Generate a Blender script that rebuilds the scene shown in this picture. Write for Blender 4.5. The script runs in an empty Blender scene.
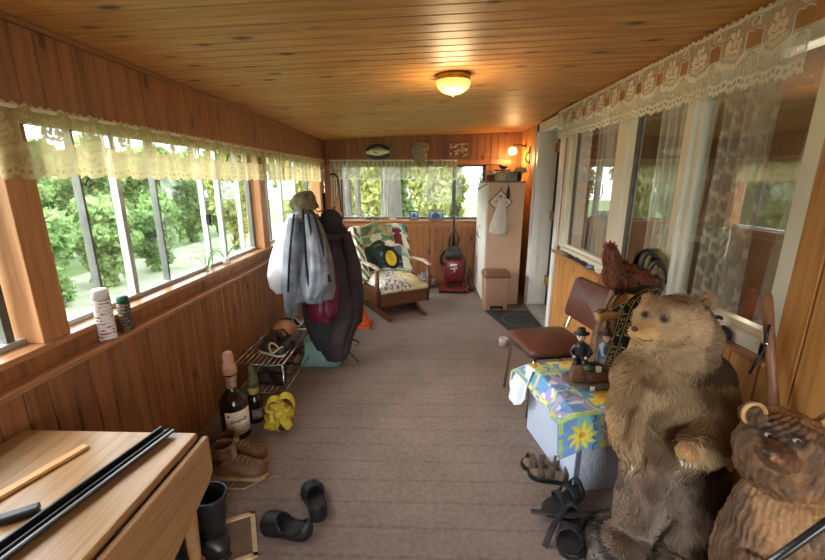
import bpy, bmesh, math, random
from mathutils import Vector, Matrix, noise
R = random.Random(7)
SC = bpy.context.scene
COL = SC.collection
PI = math.pi
V = Vector

# ---------------------------------------------------------------- camera model
F = 395.0
CAM = V((0, 0, 1.52))
YAW, PITCH = math.radians(1.617), math.radians(14.139)
cfw = V((-math.sin(YAW) * math.cos(PITCH), math.cos(YAW) * math.cos(PITCH), -math.sin(PITCH)))
crt = V((math.cos(YAW), math.sin(YAW), 0))
cup = crt.cross(cfw)

def ray(u, v):
    return crt * ((u - 412.5) / F) - cup * ((v - 280.0) / F) + cfw
def at(u, v, Y):            # photo point -> world point in the plane y = Y
    d = ray(u, v); return CAM + d * ((Y - CAM.y) / d.y)
def atz(u, v, Z):
    d = ray(u, v); return CAM + d * ((Z - CAM.z) / d.z)
def atx(u, v, X):
    d = ray(u, v); return CAM + d * ((X - CAM.x) / d.x)
def mpp(p):                 # metres per photo pixel at a point
    return (V(p) - CAM).dot(cfw) / F

cam = bpy.data.cameras.new('camera')
camo = bpy.data.objects.new('camera', cam); COL.objects.link(camo)
cam.sensor_width = 36; cam.lens = F / 825 * 36; cam.clip_start = .02
mw = Matrix((crt, cup, -cfw)).transposed().to_4x4(); mw.translation = CAM
camo.matrix_world = mw
SC.camera = camo

# ---------------------------------------------------------------- colour / nodes
def lin(c):
    c /= 255.0
    return c / 12.92 if c <= .04045 else ((c + .055) / 1.055) ** 2.4
def S(r, g, b): return (lin(r), lin(g), lin(b), 1)

class NT:
    def __init__(s, name):
        s.m = bpy.data.materials.new(name); s.m.use_nodes = True
        s.t = s.m.node_tree; s.t.nodes.clear()
        s.out = s.t.nodes.new('ShaderNodeOutputMaterial')
    def n(s, typ, ins=None, **kw):
        nd = s.t.nodes.new(typ)
        for k, v in kw.items(): setattr(nd, k, v)
        for k, v in (ins or {}).items():
            if hasattr(v, 'bl_idname') and 'Socket' in v.bl_idname: s.t.links.new(v, nd.inputs[k])
            else: nd.inputs[k].default_value = v
        return nd
    def math(s, op, a, b=0.0, c=0.0):
        return s.n('ShaderNodeMath', {0: a, 1: b, 2: c}, operation=op).outputs[0]
    def mix(s, f, a, b, blend='MIX'):
        nd = s.n('ShaderNodeMix', {0: f, 6: a, 7: b}, data_type='RGBA', blend_type=blend)
        return nd.outputs[2]
    def ramp(s, f, stops, interp='LINEAR'):
        nd = s.n('ShaderNodeValToRGB', {0: f}); cr = nd.color_ramp; cr.interpolation = interp
        while len(cr.elements) < len(stops): cr.elements.new(.5)
        for e, (p, c) in zip(cr.elements, stops): e.position = p; e.color = c if len(c) == 4 else (*c, 1)
        return nd.outputs[0]
    def coord(s, scale=(1, 1, 1), kind='Object', loc=(0, 0, 0)):
        tc = s.n('ShaderNodeTexCoord').outputs[kind]
        return s.n('ShaderNodeMapping', {0: tc, 1: loc, 3: scale}).outputs[0]
    def noise(s, vec, scale, detail=3, rough=.55, dist=0):
        return s.n('ShaderNodeTexNoise', {'Vector': vec, 'Scale': scale, 'Detail': detail, 'Roughness': rough, 'Distortion': dist}).outputs[0]
    def bump(s, h, strength=.3, dist=.01):
        return s.n('ShaderNodeBump', {'Height': h, 'Strength': strength, 'Distance': dist}).outputs[0]
    def princ(s, col, rough=.5, metal=0, bump=None, spec=.4, **kw):
        ins = {'Base Color': col, 'Roughness': rough, 'Metallic': metal, 'Specular IOR Level': spec}
        if bump is not None: ins['Normal'] = bump
        ins.update(kw)
        return s.n('ShaderNodeBsdfPrincipled', ins).outputs[0]
    def end(s, sh): s.t.links.new(sh, s.out.inputs[0]); return s.m

def plain(name, c, c2=None, scale=18, rough=.5, metal=0, bump=0, bscale=None, spec=.4, detail=3, stretch=(1, 1, 1), **kw):
    t = NT(name); v = t.coord(stretch)
    c2 = c2 or tuple(x * .8 for x in c[:3]) + (1,)
    nz = t.noise(v, scale, detail)
    colr = t.ramp(nz, [(.32, c2), (.68, c)])
    b = None
    if bump: b = t.bump(t.noise(v, bscale or scale * 4, 4), bump)
    return t.end(t.princ(colr, rough, metal, b, spec, **kw))

def pine(name, light, dark, along, across, pw, knot=S(70, 36, 14), rough=.32, knots=1.0, var=.35, off=0.0, spec=.45):
    """planked / plain pine: axis letters along the grain and across the boards, board width pw"""
    t = NT(name)
    xyz = t.n('ShaderNodeSeparateXYZ', {0: t.n('ShaderNodeTexCoord').outputs['Object']})
    ax = {'x': 0, 'y': 1, 'z': 2}
    L = xyz.outputs[ax[along]]; Wd = xyz.outputs[ax[across]]
    third = [a for a in 'xyz' if a not in (along, across)][0]; T = xyz.outputs[ax[third]]
    wid = t.math('ADD', Wd, off)
    pid = t.math('FLOOR', t.math('DIVIDE', wid, pw))
    rnd = t.n('ShaderNodeTexWhiteNoise', {'W': pid}, noise_dimensions='1D')
    r = rnd.outputs[0]
    Ls = t.math('ADD', L, t.math('MULTIPLY', r, 37.0))
    vec = t.n('ShaderNodeCombineXYZ', {0: t.math('MULTIPLY', Ls, 1.6), 1: t.math('MULTIPLY', wid, 26), 2: t.math('MULTIPLY', T, 26)}).outputs[0]
    grain = t.noise(vec, 1.6, 5, .6, .6)
    vec2 = t.n('ShaderNodeCombineXYZ', {0: t.math('MULTIPLY', Ls, 3.0), 1: t.math('MULTIPLY', wid, 60), 2: t.math('MULTIPLY', T, 60)}).outputs[0]
    fine = t.noise(vec2, 2.5, 3)
    c = t.mix(t.ramp(grain, [(.3, (0, 0, 0)), (.7, (1, 1, 1))]), dark, light)
    c = t.mix(t.math('MULTIPLY', fine, .28), c, dark)
    c = t.mix(t.math('MULTIPLY', t.math('SUBTRACT', r, .35), var), c, tuple(x * .35 for x in dark[:3]) + (1,))
    kv = t.n('ShaderNodeCombineXYZ', {0: t.math('MULTIPLY', Ls, 3.3), 1: t.math('MULTIPLY', wid, 8.0), 2: t.math('MULTIPLY', pid, 1.37)}).outputs[0]
    vo = t.n('ShaderNodeTexVoronoi', {'Vector': kv, 'Scale': 1.0, 'Randomness': 1.0}).outputs['Distance']
    k = t.ramp(vo, [(.05, (1, 1, 1)), (.115, (.75, .75, .75)), (.16, (.18, .18, .18)), (.3, (0, 0, 0))])
    c = t.mix(t.math('MULTIPLY', k, knots), c, knot)
    b = t.bump(t.math('ADD', grain, t.math('MULTIPLY', fine, .5)), .12, .004)
    rr = t.math('ADD', t.math('MULTIPLY', fine, .18), rough)
    return t.end(t.princ(c, rr, 0, b, spec))

def attr_mat(name, rough=.8, attr='col', spec=.2, fine=0, bump=0, bscale=300, sheen=0):
    t = NT(name)
    a = t.n('ShaderNodeAttribute', attribute_name=attr).outputs['Color']
    b = None
    if fine or bump:
        nz = t.noise(t.coord(), bscale, 3)
        if fine: a = t.mix(fine, a, t.mix(1.0, a, t.ramp(nz, [(.3, (.4, .4, .4)), (.7, (1.25, 1.25, 1.25))]), 'MULTIPLY'))
        if bump: b = t.bump(nz, bump)
    return t.end(t.princ(a, rough, 0, b, spec, **({'Sheen Weight': sheen} if sheen else {})))

# ---------------------------------------------------------------- mesh builder
RM = {}
def rot(rx=0, ry=0, rz=0):
    return (Matrix.Rotation(rz, 3, 'Z') @ Matrix.Rotation(ry, 3, 'Y') @ Matrix.Rotation(rx, 3, 'X'))
def aim(d):
    return V(d).normalized().to_track_quat('Z', 'Y').to_matrix()

class MB:
    def __init__(s): s.v = []; s.f = []; s.sm = []; s.uv = {}; s.mi = []; s.col = None; s.fl = None; s.cmi = 0
    def add(s, vs, fs, sm=False):
        o = len(s.v); s.v += [V(p) for p in vs]
        for f in fs: s.f.append([i + o for i in f]); s.sm.append(sm); s.mi.append(s.cmi)
        return s
    def box(s, c, d, r=None):
        c = V(c); h = V(d) / 2; vs = []
        for x in (-1, 1):
            for y in (-1, 1):
                for z in (-1, 1):
                    p = V((x * h.x, y * h.y, z * h.z)); vs.append(c + (r @ p if r else p))
        return s.add(vs, [(0, 1, 3, 2), (4, 6, 7, 5), (0, 4, 5, 1), (2, 3, 7, 6), (0, 2, 6, 4), (1, 5, 7, 3)])
    def bx(s, x0, x1, y0, y1, z0, z1):
        return s.box(((x0 + x1) / 2, (y0 + y1) / 2, (z0 + z1) / 2), (abs(x1 - x0), abs(y1 - y0), abs(z1 - z0)))
    def bar(s, p0, p1, w, h, up=(0, 0, 1)):       # rectangular bar from p0 to p1
        p0, p1 = V(p0), V(p1); d = (p1 - p0); L = d.length; d.normalize()
        x = d.cross(V(up)); x.normalize(); y = x.cross(d)
        r = Matrix((x, d, y)).transposed()
        return s.box((p0 + p1) / 2, (w, L, h), r)
    def tube(s, pts, r, n=10, closed=False, cap=True, flat=1.0):
        pts = [V(p) for p in pts]; m = len(pts)
        rs = r if isinstance(r, (list, tuple)) else [r] * m
        vs = []; fs = []; prev = None
        for i, p in enumerate(pts):
            a = pts[(i - 1) % m] if (closed or i > 0) else p
            b = pts[(i + 1) % m] if (closed or i < m - 1) else p
            t = (b - a).normalized()
            if prev is None:
                u = t.orthogonal().normalized()
                if abs(t.z) < .9: u = t.cross(V((0, 0, 1))).normalized()
            else:
                u = (prev - t * prev.dot(t)); u = u.normalized() if u.length > 1e-6 else t.orthogonal().normalized()
            prev = u; w = t.cross(u)
            for k in range(n):
                an = 2 * PI * k / n
                vs.append(p + u * (math.cos(an) * rs[i]) + w * (math.sin(an) * rs[i] * flat))
        mm = m if closed else m - 1
        for i in range(mm):
            for k in range(n):
                j = (i + 1) % m; k2 = (k + 1) % n
                fs.append((i * n + k, i * n + k2, j * n + k2, j * n + k))
        if cap and not closed:
            fs.append(tuple(range(n))[::-1]); fs.append(tuple((m - 1) * n + k for k in range(n)))
        return s.add(vs, fs, True)
    def cyl(s, p0, p1, r0, r1=None, n=20): return s.tube([p0, p1], [r0, r0 if r1 is None else r1], n)
    def lathe(s, prof, c=(0, 0, 0), n=28, r=None, sm=True):
        c = V(c); vs = []; fs = []
        for (rad, z) in prof:
            for k in range(n):
                a = 2 * PI * k / n; p = V((rad * math.cos(a), rad * math.sin(a), z))
                vs.append(c + (r @ p if r else p))
        for i in range(len(prof) - 1):
            for k in range(n):
                k2 = (k + 1) % n
                fs.append((i * n + k, i * n + k2, (i + 1) * n + k2, (i + 1) * n + k))
        if prof[0][0] > 1e-5: fs.append(tuple(range(n))[::-1])
        if prof[-1][0] > 1e-5: fs.append(tuple((len(prof) - 1) * n + k for k in range(n)))
        return s.add(vs, fs, sm)
    def ell(s, c, rad, r=None, nu=20, nv=12):
        if not isinstance(rad, (tuple, list, Vector)): rad = (rad,) * 3
        c = V(c); vs = []; fs = []
        def P(a, b):
            p = V((rad[0] * math.sin(b) * math.cos(a), rad[1] * math.sin(b) * math.sin(a), rad[2] * math.cos(b)))
            return c + (r @ p if r else p)
        vs.append(P(0, 0))
        for j in range(1, nv):
            for i in range(nu): vs.append(P(2 * PI * i / nu, PI * j / nv))
        vs.append(P(0, PI)); last = len(vs) - 1
        for i in range(nu):
            i2 = (i + 1) % nu
            fs.append((0, 1 + i, 1 + i2)); fs.append((last, 1 + (nv - 2) * nu + i2, 1 + (nv - 2) * nu + i))
            for j in range(nv - 2): fs.append((1 + j * nu + i, 1 + (j + 1) * nu + i, 1 + (j + 1) * nu + i2, 1 + j * nu + i2))
        return s.add(vs, fs, True)
    def prism(s, poly, vec):                     # planar polygon extruded along vec
        n = len(poly); vec = V(vec); vs = [V(p) for p in poly] + [V(p) + vec for p in poly]
        fs = [tuple(range(n))[::-1], tuple(range(n, 2 * n))] + [(i, (i + 1) % n, n + (i + 1) % n, n + i) for i in range(n)]
        return s.add(vs, fs)
    def sheet(s, nu, nv, fn, closed=False, sm=True, keep=None):
        """fn(u,v)->point for u,v in 0..1"""
        vs = []; fs = []
        cols = nu if closed else nu + 1
        for j in range(nv + 1):
            for i in range(cols): vs.append(fn(i / nu, j / nv))
        for j in range(nv):
            for i in range(nu):
                if keep and not keep((i + .5) / nu, (j + .5) / nv): continue
                i2 = (i + 1) % cols
                fs.append((j * cols + i, j * cols + i2, (j + 1) * cols + i2, (j + 1) * cols + i))
        return s.add(vs, fs, sm)
    def loft(s, rings, sm=True, cap=True, closed=True):
        n = len(rings[0]); vs = [p for r_ in rings for p in r_]; fs = []
        for i in range(len(rings) - 1):
            for k in range(n if closed else n - 1):
                k2 = (k + 1) % n
                fs.append((i * n + k, i * n + k2, (i + 1) * n + k2, (i + 1) * n + k))
        if cap:
            fs.append(tuple(range(n))[::-1]); fs.append(tuple((len(rings) - 1) * n + k for k in range(n)))
        return s.add(vs, fs, sm)
    def xf(s, m, o=(0, 0, 0)):
        o = V(o); s.v = [(m @ p) + o for p in s.v]; return s
    def build(s, name, mat, parent=None, origin=None, W=False, bevel=0, sub=0, solid=0, seg=2, soff=0, recalc=True):
        vs = s.v; loc = V((0, 0, 0))
        if parent is not None and W:
            inv = RM[parent.name].inverted(); vs = [inv @ p for p in vs]
        elif origin is not None:
            loc = V(origin); vs = [p - loc for p in vs]
        me = bpy.data.meshes.new(name); me.from_pydata([tuple(p) for p in vs], [], s.f)
        me.polygons.foreach_set('use_smooth', s.sm)
        mats = mat if isinstance(mat, (list, tuple)) else [mat]
        for m in mats: me.materials.append(m)
        if len(mats) > 1: me.polygons.foreach_set('material_index', s.mi)
        if s.col:
            a = me.attributes.new('col', 'FLOAT_COLOR', 'POINT')
            a.data.foreach_set('color', [x for c in s.col for x in (c if len(c) == 4 else (*c, 1))])
        if s.fl:
            a = me.attributes.new('lace', 'FLOAT', 'POINT'); a.data.foreach_set('value', s.fl)
        if recalc and not s.col and not s.fl:
            bm = bmesh.new(); bm.from_mesh(me); bmesh.ops.recalc_face_normals(bm, faces=bm.faces); bm.to_mesh(me); bm.free()
        me.update()
        o = bpy.data.objects.new(name, me); COL.objects.link(o); o.location = loc
        if parent is not None:
            o.parent = parent; RM[o.name] = RM[parent.name]
        else: RM[o.name] = Matrix.Translation(loc)
        if solid:
            md = o.modifiers.new('solid', 'SOLIDIFY'); md.thickness = solid; md.offset = soff
        if bevel:
            md = o.modifiers.new('bevel', 'BEVEL'); md.width = bevel; md.segments = seg; md.limit_method = 'ANGLE'; md.angle_limit = .6
            md.harden_normals = False
        if sub:
            md = o.modifiers.new('sub', 'SUBSURF'); md.levels = sub; md.render_levels = sub
        return o

def tag(o, label, cat, group=None):
    o['label'] = label; o['category'] = cat
    if group: o['group'] = group
    return o
def thing(name, label, cat, loc, rz=0, group=None):
    o = bpy.data.objects.new(name, None); COL.objects.link(o); o.location = loc; o.rotation_euler = (0, 0, rz)
    o.empty_display_size = .05
    RM[o.name] = Matrix.Translation(V(loc)) @ Matrix.Rotation(rz, 4, 'Z')
    return tag(o, label, cat, group)
def struct(o): o['kind'] = 'structure'; return o
def dup(root, loc, rz, label, group=None):
    r = root.copy(); COL.objects.link(r); r.location = loc; r.rotation_euler = (0, 0, rz); r['label'] = label
    if group: r['group'] = group
    for ch in list(root.children):
        c = ch.copy(); COL.objects.link(c); c.parent = r
        for g in list(ch.children):
            d = g.copy(); COL.objects.link(d); d.parent = c
    return r
def lab(o, t): o['label'] = t; return o

def bake(mb, mods, name='tmp'):
    """apply modifiers to a merged builder mesh and give back a new MB (one continuous skin)"""
    o = mb.build(name, plain_mat)
    for typ, kw in mods:
        md = o.modifiers.new(typ, typ)
        for k, v in kw.items(): setattr(md, k, v)
    dg = bpy.context.evaluated_depsgraph_get(); dg.update()
    me = bpy.data.meshes.new_from_object(o.evaluated_get(dg))
    r = MB(); r.v = [V(v.co) for v in me.vertices]; r.f = [list(p.vertices) for p in me.polygons]
    r.sm = [True] * len(r.f); r.mi = [0] * len(r.f)
    nrm = [V(v.normal) for v in me.vertices]
    old = o.data; bpy.data.objects.remove(o); bpy.data.meshes.remove(old); bpy.data.meshes.remove(me)
    r.nrm = nrm
    return r
plain_mat = bpy.data.materials.new('plain'); 
def skin(mb, vox=.012, smooth=4, fac=.5):
    return bake(mb, [('REMESH', dict(mode='VOXEL', voxel_size=vox, use_smooth_shade=True)), ('SMOOTH', dict(factor=fac, iterations=smooth))])
def N3(p, s=1.0): return noise.noise(V(p) * s)
def sst(a, b, x):
    t = max(0, min(1, (x - a) / (b - a))); return t * t * (3 - 2 * t)
def lerp(a, b, t): return a + (b - a) * t
def mixc(a, b, t): return tuple(lerp(x, y, t) for x, y in zip(a, b))
# ---------------------------------------------------------------- room materials
M_ceil = pine('ceiling_pine', S(226, 170, 104), S(176, 118, 62), 'x', 'y', .088, rough=.40, off=.0, spec=.45, var=.30)
M_wl = pine('wall_pine_left', S(166, 110, 64), S(116, 70, 36), 'z', 'y', .092, rough=.42, var=.35)
M_wb = pine('wall_pine_back', S(166, 110, 64), S(122, 74, 38), 'z', 'x', .092, rough=.42, var=.35)
M_wr = pine('wall_pine_right', S(216, 160, 92), S(176, 116, 58), 'z', 'y', .145, rough=.4, var=.3, knots=.8)
M_post = pine('post_pine', S(196, 138, 86), S(158, 102, 56), 'z', 'y', .6, rough=.45, var=.1)
M_sill = pine('sill_pine', S(190, 138, 94), S(142, 90, 54), 'y', 'x', .5, rough=.2, var=.1, knots=.5)
M_sillx = pine('sill_pine_back', S(190, 128, 78), S(146, 88, 46), 'x', 'y', .5, rough=.4, var=.1, knots=.5)
M_trim = pine('trim_pine', S(150, 98, 56), S(112, 68, 34), 'y', 'x', .5, rough=.4, var=.1, knots=.3)
M_white = plain('white_paint', S(232, 232, 228), S(222, 222, 218), 6, .4)
M_vinyl = plain('cream_vinyl', S(228, 224, 210), S(218, 214, 198), 5, .38)
M_alu = plain('window_aluminium', S(188, 190, 186), S(160, 162, 160), 14, .4, metal=.3)
M_alud = plain('window_dark_aluminium', S(104, 104, 98), S(82, 82, 76), 14, .45, metal=.3)
M_brass = plain('brass', S(190, 150, 70), S(160, 118, 50), 12, .3, metal=.9)
M_dark = plain('black_and_gap_shade', S(26, 24, 22), S(18, 17, 16), 9, .8)  # black of the latch, and shade filled into gap and recess

def glass_mat(name, ior, tint=(.96, .98, .97, 1), haze=0.0, rough=.0):
    t = NT(name)
    fr = t.n('ShaderNodeFresnel', {'IOR': ior}).outputs[0]
    fr = t.math('MULTIPLY', fr, t.math('SUBTRACT', 1.0, t.n('ShaderNodeNewGeometry').outputs['Backfacing']))
    tr = t.n('ShaderNodeBsdfTransparent', {0: tint}).outputs[0]
    gl = t.n('ShaderNodeBsdfGlossy', {'Color': (1, 1, 1, 1), 'Roughness': rough}).outputs[0]
    sh = t.n('ShaderNodeMixShader', {0: fr, 1: tr, 2: gl}).outputs[0]
    if haze:
        nz = t.noise(t.coord(), 5, 3)
        df = t.n('ShaderNodeBsdfDiffuse', {0: S(225, 228, 225)}).outputs[0]
        sh = t.n('ShaderNodeMixShader', {0: t.math('MULTIPLY', nz, haze), 1: sh, 2: df}).outputs[0]
    return t.end(sh)
M_glass = glass_mat('window_glass', 1.35, haze=.09)
M_glassr = glass_mat('house_window_glass', 2.7, (.9, .92, .9, 1), haze=.03, rough=.004)

# floor: ribbed brown outdoor carpet laid in strips
def carpet():
    t = NT('ribbed_carpet')
    v = t.coord()
    y = t.n('ShaderNodeSeparateXYZ', {0: v}).outputs[1]
    rib = t.math('SINE', t.math('MULTIPLY', y, 2 * PI / .012))
    nz = t.noise(v, 3, 3); fz = t.noise(v, 420, 2, .7); mz = t.noise(v, 40, 3)
    band = t.math('FRACT', t.math('DIVIDE', t.math('ADD', y, t.math('MULTIPLY', t.noise(v, 6, 2), .006)), .145))
    bl = t.ramp(band, [(0, (1, 1, 1)), (.07, (1, 1, 1)), (.11, (0, 0, 0))])
    c = t.mix(t.ramp(nz, [(.3, (0, 0, 0)), (.7, (1, 1, 1))]), S(128, 112, 104), S(146, 130, 121))
    c = t.mix(t.math('MULTIPLY', bl, .38), c, S(92, 78, 72))
    c = t.mix(t.math('MULTIPLY', t.ramp(fz, [(.35, (1, 1, 1)), (.65, (0, 0, 0))]), .55), c, S(88, 76, 70))
    c = t.mix(t.math('MULTIPLY', t.ramp(mz, [(.4, (0, 0, 0)), (.62, (1, 1, 1))]), .22), c, S(168, 154, 146))
    b = t.bump(t.math('ADD', t.math('MULTIPLY', rib, .5), fz), .35, .004)
    return t.end(t.princ(c, .95, 0, b, .12))
M_floor = carpet()

XL, XR, YB, YN = -1.42, 1.31, 5.75, -1.3
XF = 1.34                                          # right wall beyond the door
def zc(x): return 2.065 + (x - XL) * (.10 / (XR - XL))

struct(MB().bx(-1.7, 1.6, YN, YB + .2, -.12, 0).build('floor', M_floor))

def planks(n0, n1, w, fn, depth=.009, ch=.006, slot=.004):
    """run of v-grooved boards; fn(s, d, e): s across, d depth behind face, e 0/1 along board"""
    prof = []
    k0 = math.floor(n0 / w); k = k0; 
    s = n0
    prof.append((s, 0))
    k = math.floor(n0 / w) + 1
    while k * w < n1:
        g = k * w
        if g - ch > n0 and g + ch < n1:
            prof += [(g - ch, 0), (g - slot / 2, depth * .6), (g - slot / 2, depth), (g + slot / 2, depth), (g + slot / 2, depth * .6), (g + ch, 0)]
        k += 1
    prof.append((n1, 0))
    vs = []; fs = []
    for e in (0, 1):
        for (a, d) in prof: vs.append(fn(a, d, e))
    m = len(prof)
    for i in range(m - 1): fs.append((i, i + 1, m + i + 1, m + i))
    # closed back so the boards have thickness
    b = len(vs)
    for e in (0, 1): vs += [fn(n0, .02, e), fn(n1, .02, e)]
    fs += [(b, b + 1, b + 3, b + 2), (0, b, b + 2, m), (m - 1, 2 * m - 1, b + 3, b + 1), tuple(range(m)) + (b + 1, b), tuple(range(m, 2 * m)) + (b + 3, b + 2)]
    return vs, fs
def board_wall(name, mat, n0, n1, w, fn, **k):
    m = MB(); vs, fs = planks(n0, n1, w, fn, **k); m.add(vs, fs); return m
# ceiling boards run across the room
m = board_wall('ceiling', M_ceil, YN, YB, .088, lambda s, d, e: V((lerp(XL - .02, XF + .02, e), s, zc(lerp(XL - .02, XF + .02, e)) + d)))
struct(m.build('ceiling', M_ceil))
struct(MB().add([V((x, y, zc(x) + dz)) for dz in (.03, .08) for x in (-1.9, 1.9) for y in (YN - .3, YB + .4)],
       [(0, 1, 3, 2), (4, 6, 7, 5), (0, 4, 5, 1), (2, 3, 7, 6), (0, 2, 6, 4), (1, 5, 7, 3)]).build('trim_1', M_trim))
# left wall: band above windows, wainscot below
m = board_wall('wall_left', M_wl, YN, YB, .092, lambda s, d, e: V((XL - d, s, lerp(1.74, zc(XL), e))))
vs, fs = planks(YN, YB, .092, lambda s, d, e: V((-1.385 - d, s, lerp(0, .83, e)))); m.add(vs, fs)
m.bx(-1.56, -1.41, YN, YB, 0, .93 - .03)
m.bx(-1.56, -1.442, YN, YB, 1.74, 2.09); m.bx(-1.555, -1.425, YN, .3, .92, 1.75)  # last box: unseen near stretch made solid to block light
struct(m.build('wall_left', M_wl))
struct(MB().bx(-1.43, -1.345, YN, YB, .822, .842).build('trim_2', M_sill, bevel=.003))      # narrow ledge
struct(MB().bx(-1.56, -1.405, YN, YB, .90, .925).build('trim_3', M_sill, bevel=.004))       # window sill board
struct(MB().bx(-1.425, -1.40, YN, YB, zc(XL) - .022, zc(XL)).build('trim_4', M_trim, bevel=.004))
posts = [(.28, .34), (1.34, 1.455), (3.47, 3.6), (5.5, 5.75)]
for i, (a, b) in enumerate(posts):
    struct(MB().bx(-1.555, -1.42, a, b, .925, 1.76).build('trim_%d' % (10 + i), M_post, bevel=.003))

def slider(name, y0, y1, z0, z1, bars, x=-1.52, latch=None):
    """aluminium sliding window in the left wall; bars: (y, width, material flag)"""
    t = MB()
    t.bx(x - .03, x + .03, y0, y1, z0, z0 + .022).bx(x - .03, x + .03, y0, y1, z1 - .03, z1)
    t.bx(x - .03, x + .03, y0, y0 + .02, z0, z1)
    w = struct(t.build(name, M_alu, bevel=.002))
    b = MB(); d = MB()
    for (y, wd, f) in bars: (d if f else b).bx(x - .018, x + .02, y - wd / 2, y + wd / 2, z0 + .02, z1 - .02)
    if b.v: b.build('window_bar', M_alu, w, bevel=.002)
    if d.v: d.build('window_frame', M_alud, w, bevel=.002)
    if latch: MB().bx(x + .015, x + .04, latch - .012, latch + .012, 1.22, 1.29).build('latch', M_dark, w, bevel=.003)
    MB().bx(x - .003, x + .003, y0, y1, z0, z1).build('pane', M_glass, w)
    return w
slider('window_1', .34, 1.34, .925, 1.76, [(.8, .03, 0), (1.3, .03, 1)])
slider('window_2', 1.455, 3.47, .925, 1.76, [(1.74, .012, 1), (1.96, .03, 0), (2.235, .012, 1), (2.72, .02, 0), (2.94, .03, 0), (3.255, .01, 0), (3.45, .022, 1)], latch=2.72)
slider('window_3', 3.6, 5.5, .925, 1.76, [(3.85, .03, 1), (4.23, .04, 0), (4.7, .03, 0), (5.2, .03, 1)])
# back wall
m = board_wall('wall_back', M_wb, XL, XF, .092, lambda s, d, e: V((s, YB + d, lerp(1.735, zc(s), e))))
vs, fs = planks(XL, XF, .092, lambda s, d, e: V((s, YB + d, lerp(0, .955, e)))); m.add(vs, fs)
m.bx(XL - .1, XF + .1, YB + .015, YB + .14, 0, .95); m.bx(XL - .1, XF + .1, YB + .015, YB + .14, 1.735, 2.1)
vs, fs = planks(.86, XF, .092, lambda s, d, e: V((s, YB + d, lerp(.955, 1.735, e)))); m.add(vs, fs)
m.bx(.86, XF + .1, YB + .015, YB + .14, .95, 1.735)
struct(m.build('wall_back', M_wb))
struct(MB().bx(XL, .86, YB - .07, YB + .12, .945, .97).build('trim_5', M_sillx, bevel=.004))
struct(MB().bx(XL, .86, YB - .012, YB + .01, .87, .945).build('trim_6', M_sillx, bevel=.003))
struct(MB().bx(.30, 1.20, YB - .03, YB + .01, 1.735, 1.80).build('trim_7', M_sillx, bevel=.003))
struct(MB().bx(XL, -1.19, YB, YB + .12, .97, 1.735).build('trim_8', M_post, bevel=.003))
t = MB(); z0, z1 = .97, 1.735; y = YB + .07
t.bx(-1.19, .86, y - .03, y + .03, z0, z0 + .035).bx(-1.19, .86, y - .03, y + .03, z1 - .03, z1).bx(-1.19, -1.165, y - .03, y + .03, z0, z1).bx(.83, .86, y - .03, y + .03, z0, z1)
w4 = struct(t.build('window_4', M_alud, bevel=.002))
b = MB(); b.bx(-.615, -.585, y - .02, y + .02, z0, z1).bx(-.54, -.525, y - .02, y + .02, z0, z1); b.build('window_bar', M_alu, w4, bevel=.002)
MB().bx(.405, .455, y - .03, y + .025, z0, z1).build('window_frame', M_alud, w4, bevel=.002)
MB().bx(-1.19, .86, y - .003, y + .003, z0, z1).build('pane', M_glass, w4)

# right wall (house front): boards beyond the door, door, window wall, near panel
m = board_wall('wall_right', M_wr, 4.84, YB, .145, lambda s, d, e: V((XF + d, s, lerp(0, zc(XF), e))))
vs, fs = planks(YN, 1.405, .145, lambda s, d, e: V((XR + d, s, lerp(0, zc(XR), e)))); m.add(vs, fs)
vs, fs = planks(1.405, 3.89, .145, lambda s, d, e: V((XR + d, s, lerp(0, .835, e)))); m.add(vs, fs)
m.bx(XR + .015, XR + .12, 1.405, 3.89, 0, .83); m.bx(XR + .015, XR + .12, YN, 1.405, 0, 2.2)
m.bx(XR, XR + .12, 3.855, 3.89, 0, zc(XR)); m.bx(XR, XR + .12, 1.36, 3.89, 2.04, 2.2)
m.bx(XF + .015, XF + .12, 4.84, YB, 0, 2.2)
m.bx(XR + .03, XR + .12, 3.89, 4.84, 2.12, 2.2)
struct(m.build('wall_right', M_wr))
struct(MB().bx(XR - .035, XR + .12, 1.40, 3.93, .835, .858).build('trim_9', M_sill, bevel=.004))
# house window
wz0, wz1 = .858, 2.04
t = MB(); fx0, fx1 = XR + .0, XR + .09
t.bx(fx0, fx1, 1.405, 1.47, wz0, wz1).bx(fx0, fx1, 3.79, 3.855, wz0, wz1).bx(fx0, fx1, 1.405, 3.855, wz0, wz0 + .055).bx(fx0, fx1, 1.405, 3.855, wz1 - .06, wz1)
w5 = struct(t.build('window_5', M_vinyl, bevel=.004))
s_ = MB()
for (a, b_) in ((2.10, 2.16), (2.74, 2.88)): s_.bx(fx0 + .004, fx1, a, b_, wz0 + .05, wz1 - .05)
s_.build('mullion', M_vinyl, w5, bevel=.004)
s_ = MB()
for (a, b_) in ((3.70, 3.79), (2.88, 2.93), (2.69, 2.74), (2.16, 2.20), (2.06, 2.10), (1.47, 1.50)): s_.bx(fx0 + .028, fx1 - .01, a, b_, wz0 + .05, wz1 - .05)
s_.bx(fx0 + .03, fx1 - .01, 1.47, 3.79, wz0 + .055, wz0 + .085)
s_.build('sash', M_vinyl, w5, bevel=.003)
s_ = MB(); s_.bx(fx0 + .035, fx0 + .05, 3.66, 3.70, wz0 + .08, wz1 - .05); s_.bx(fx0 + .035, fx0 + .05, 2.65, 2.69, wz0 + .08, wz1 - .05)
s_.build('sash_track', M_alud, w5)
MB().bx(fx0 + .046, fx0 + .054, 1.47, 3.79, wz0 + .05, wz1 - .05).build('pane', M_glassr, w5)
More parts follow.
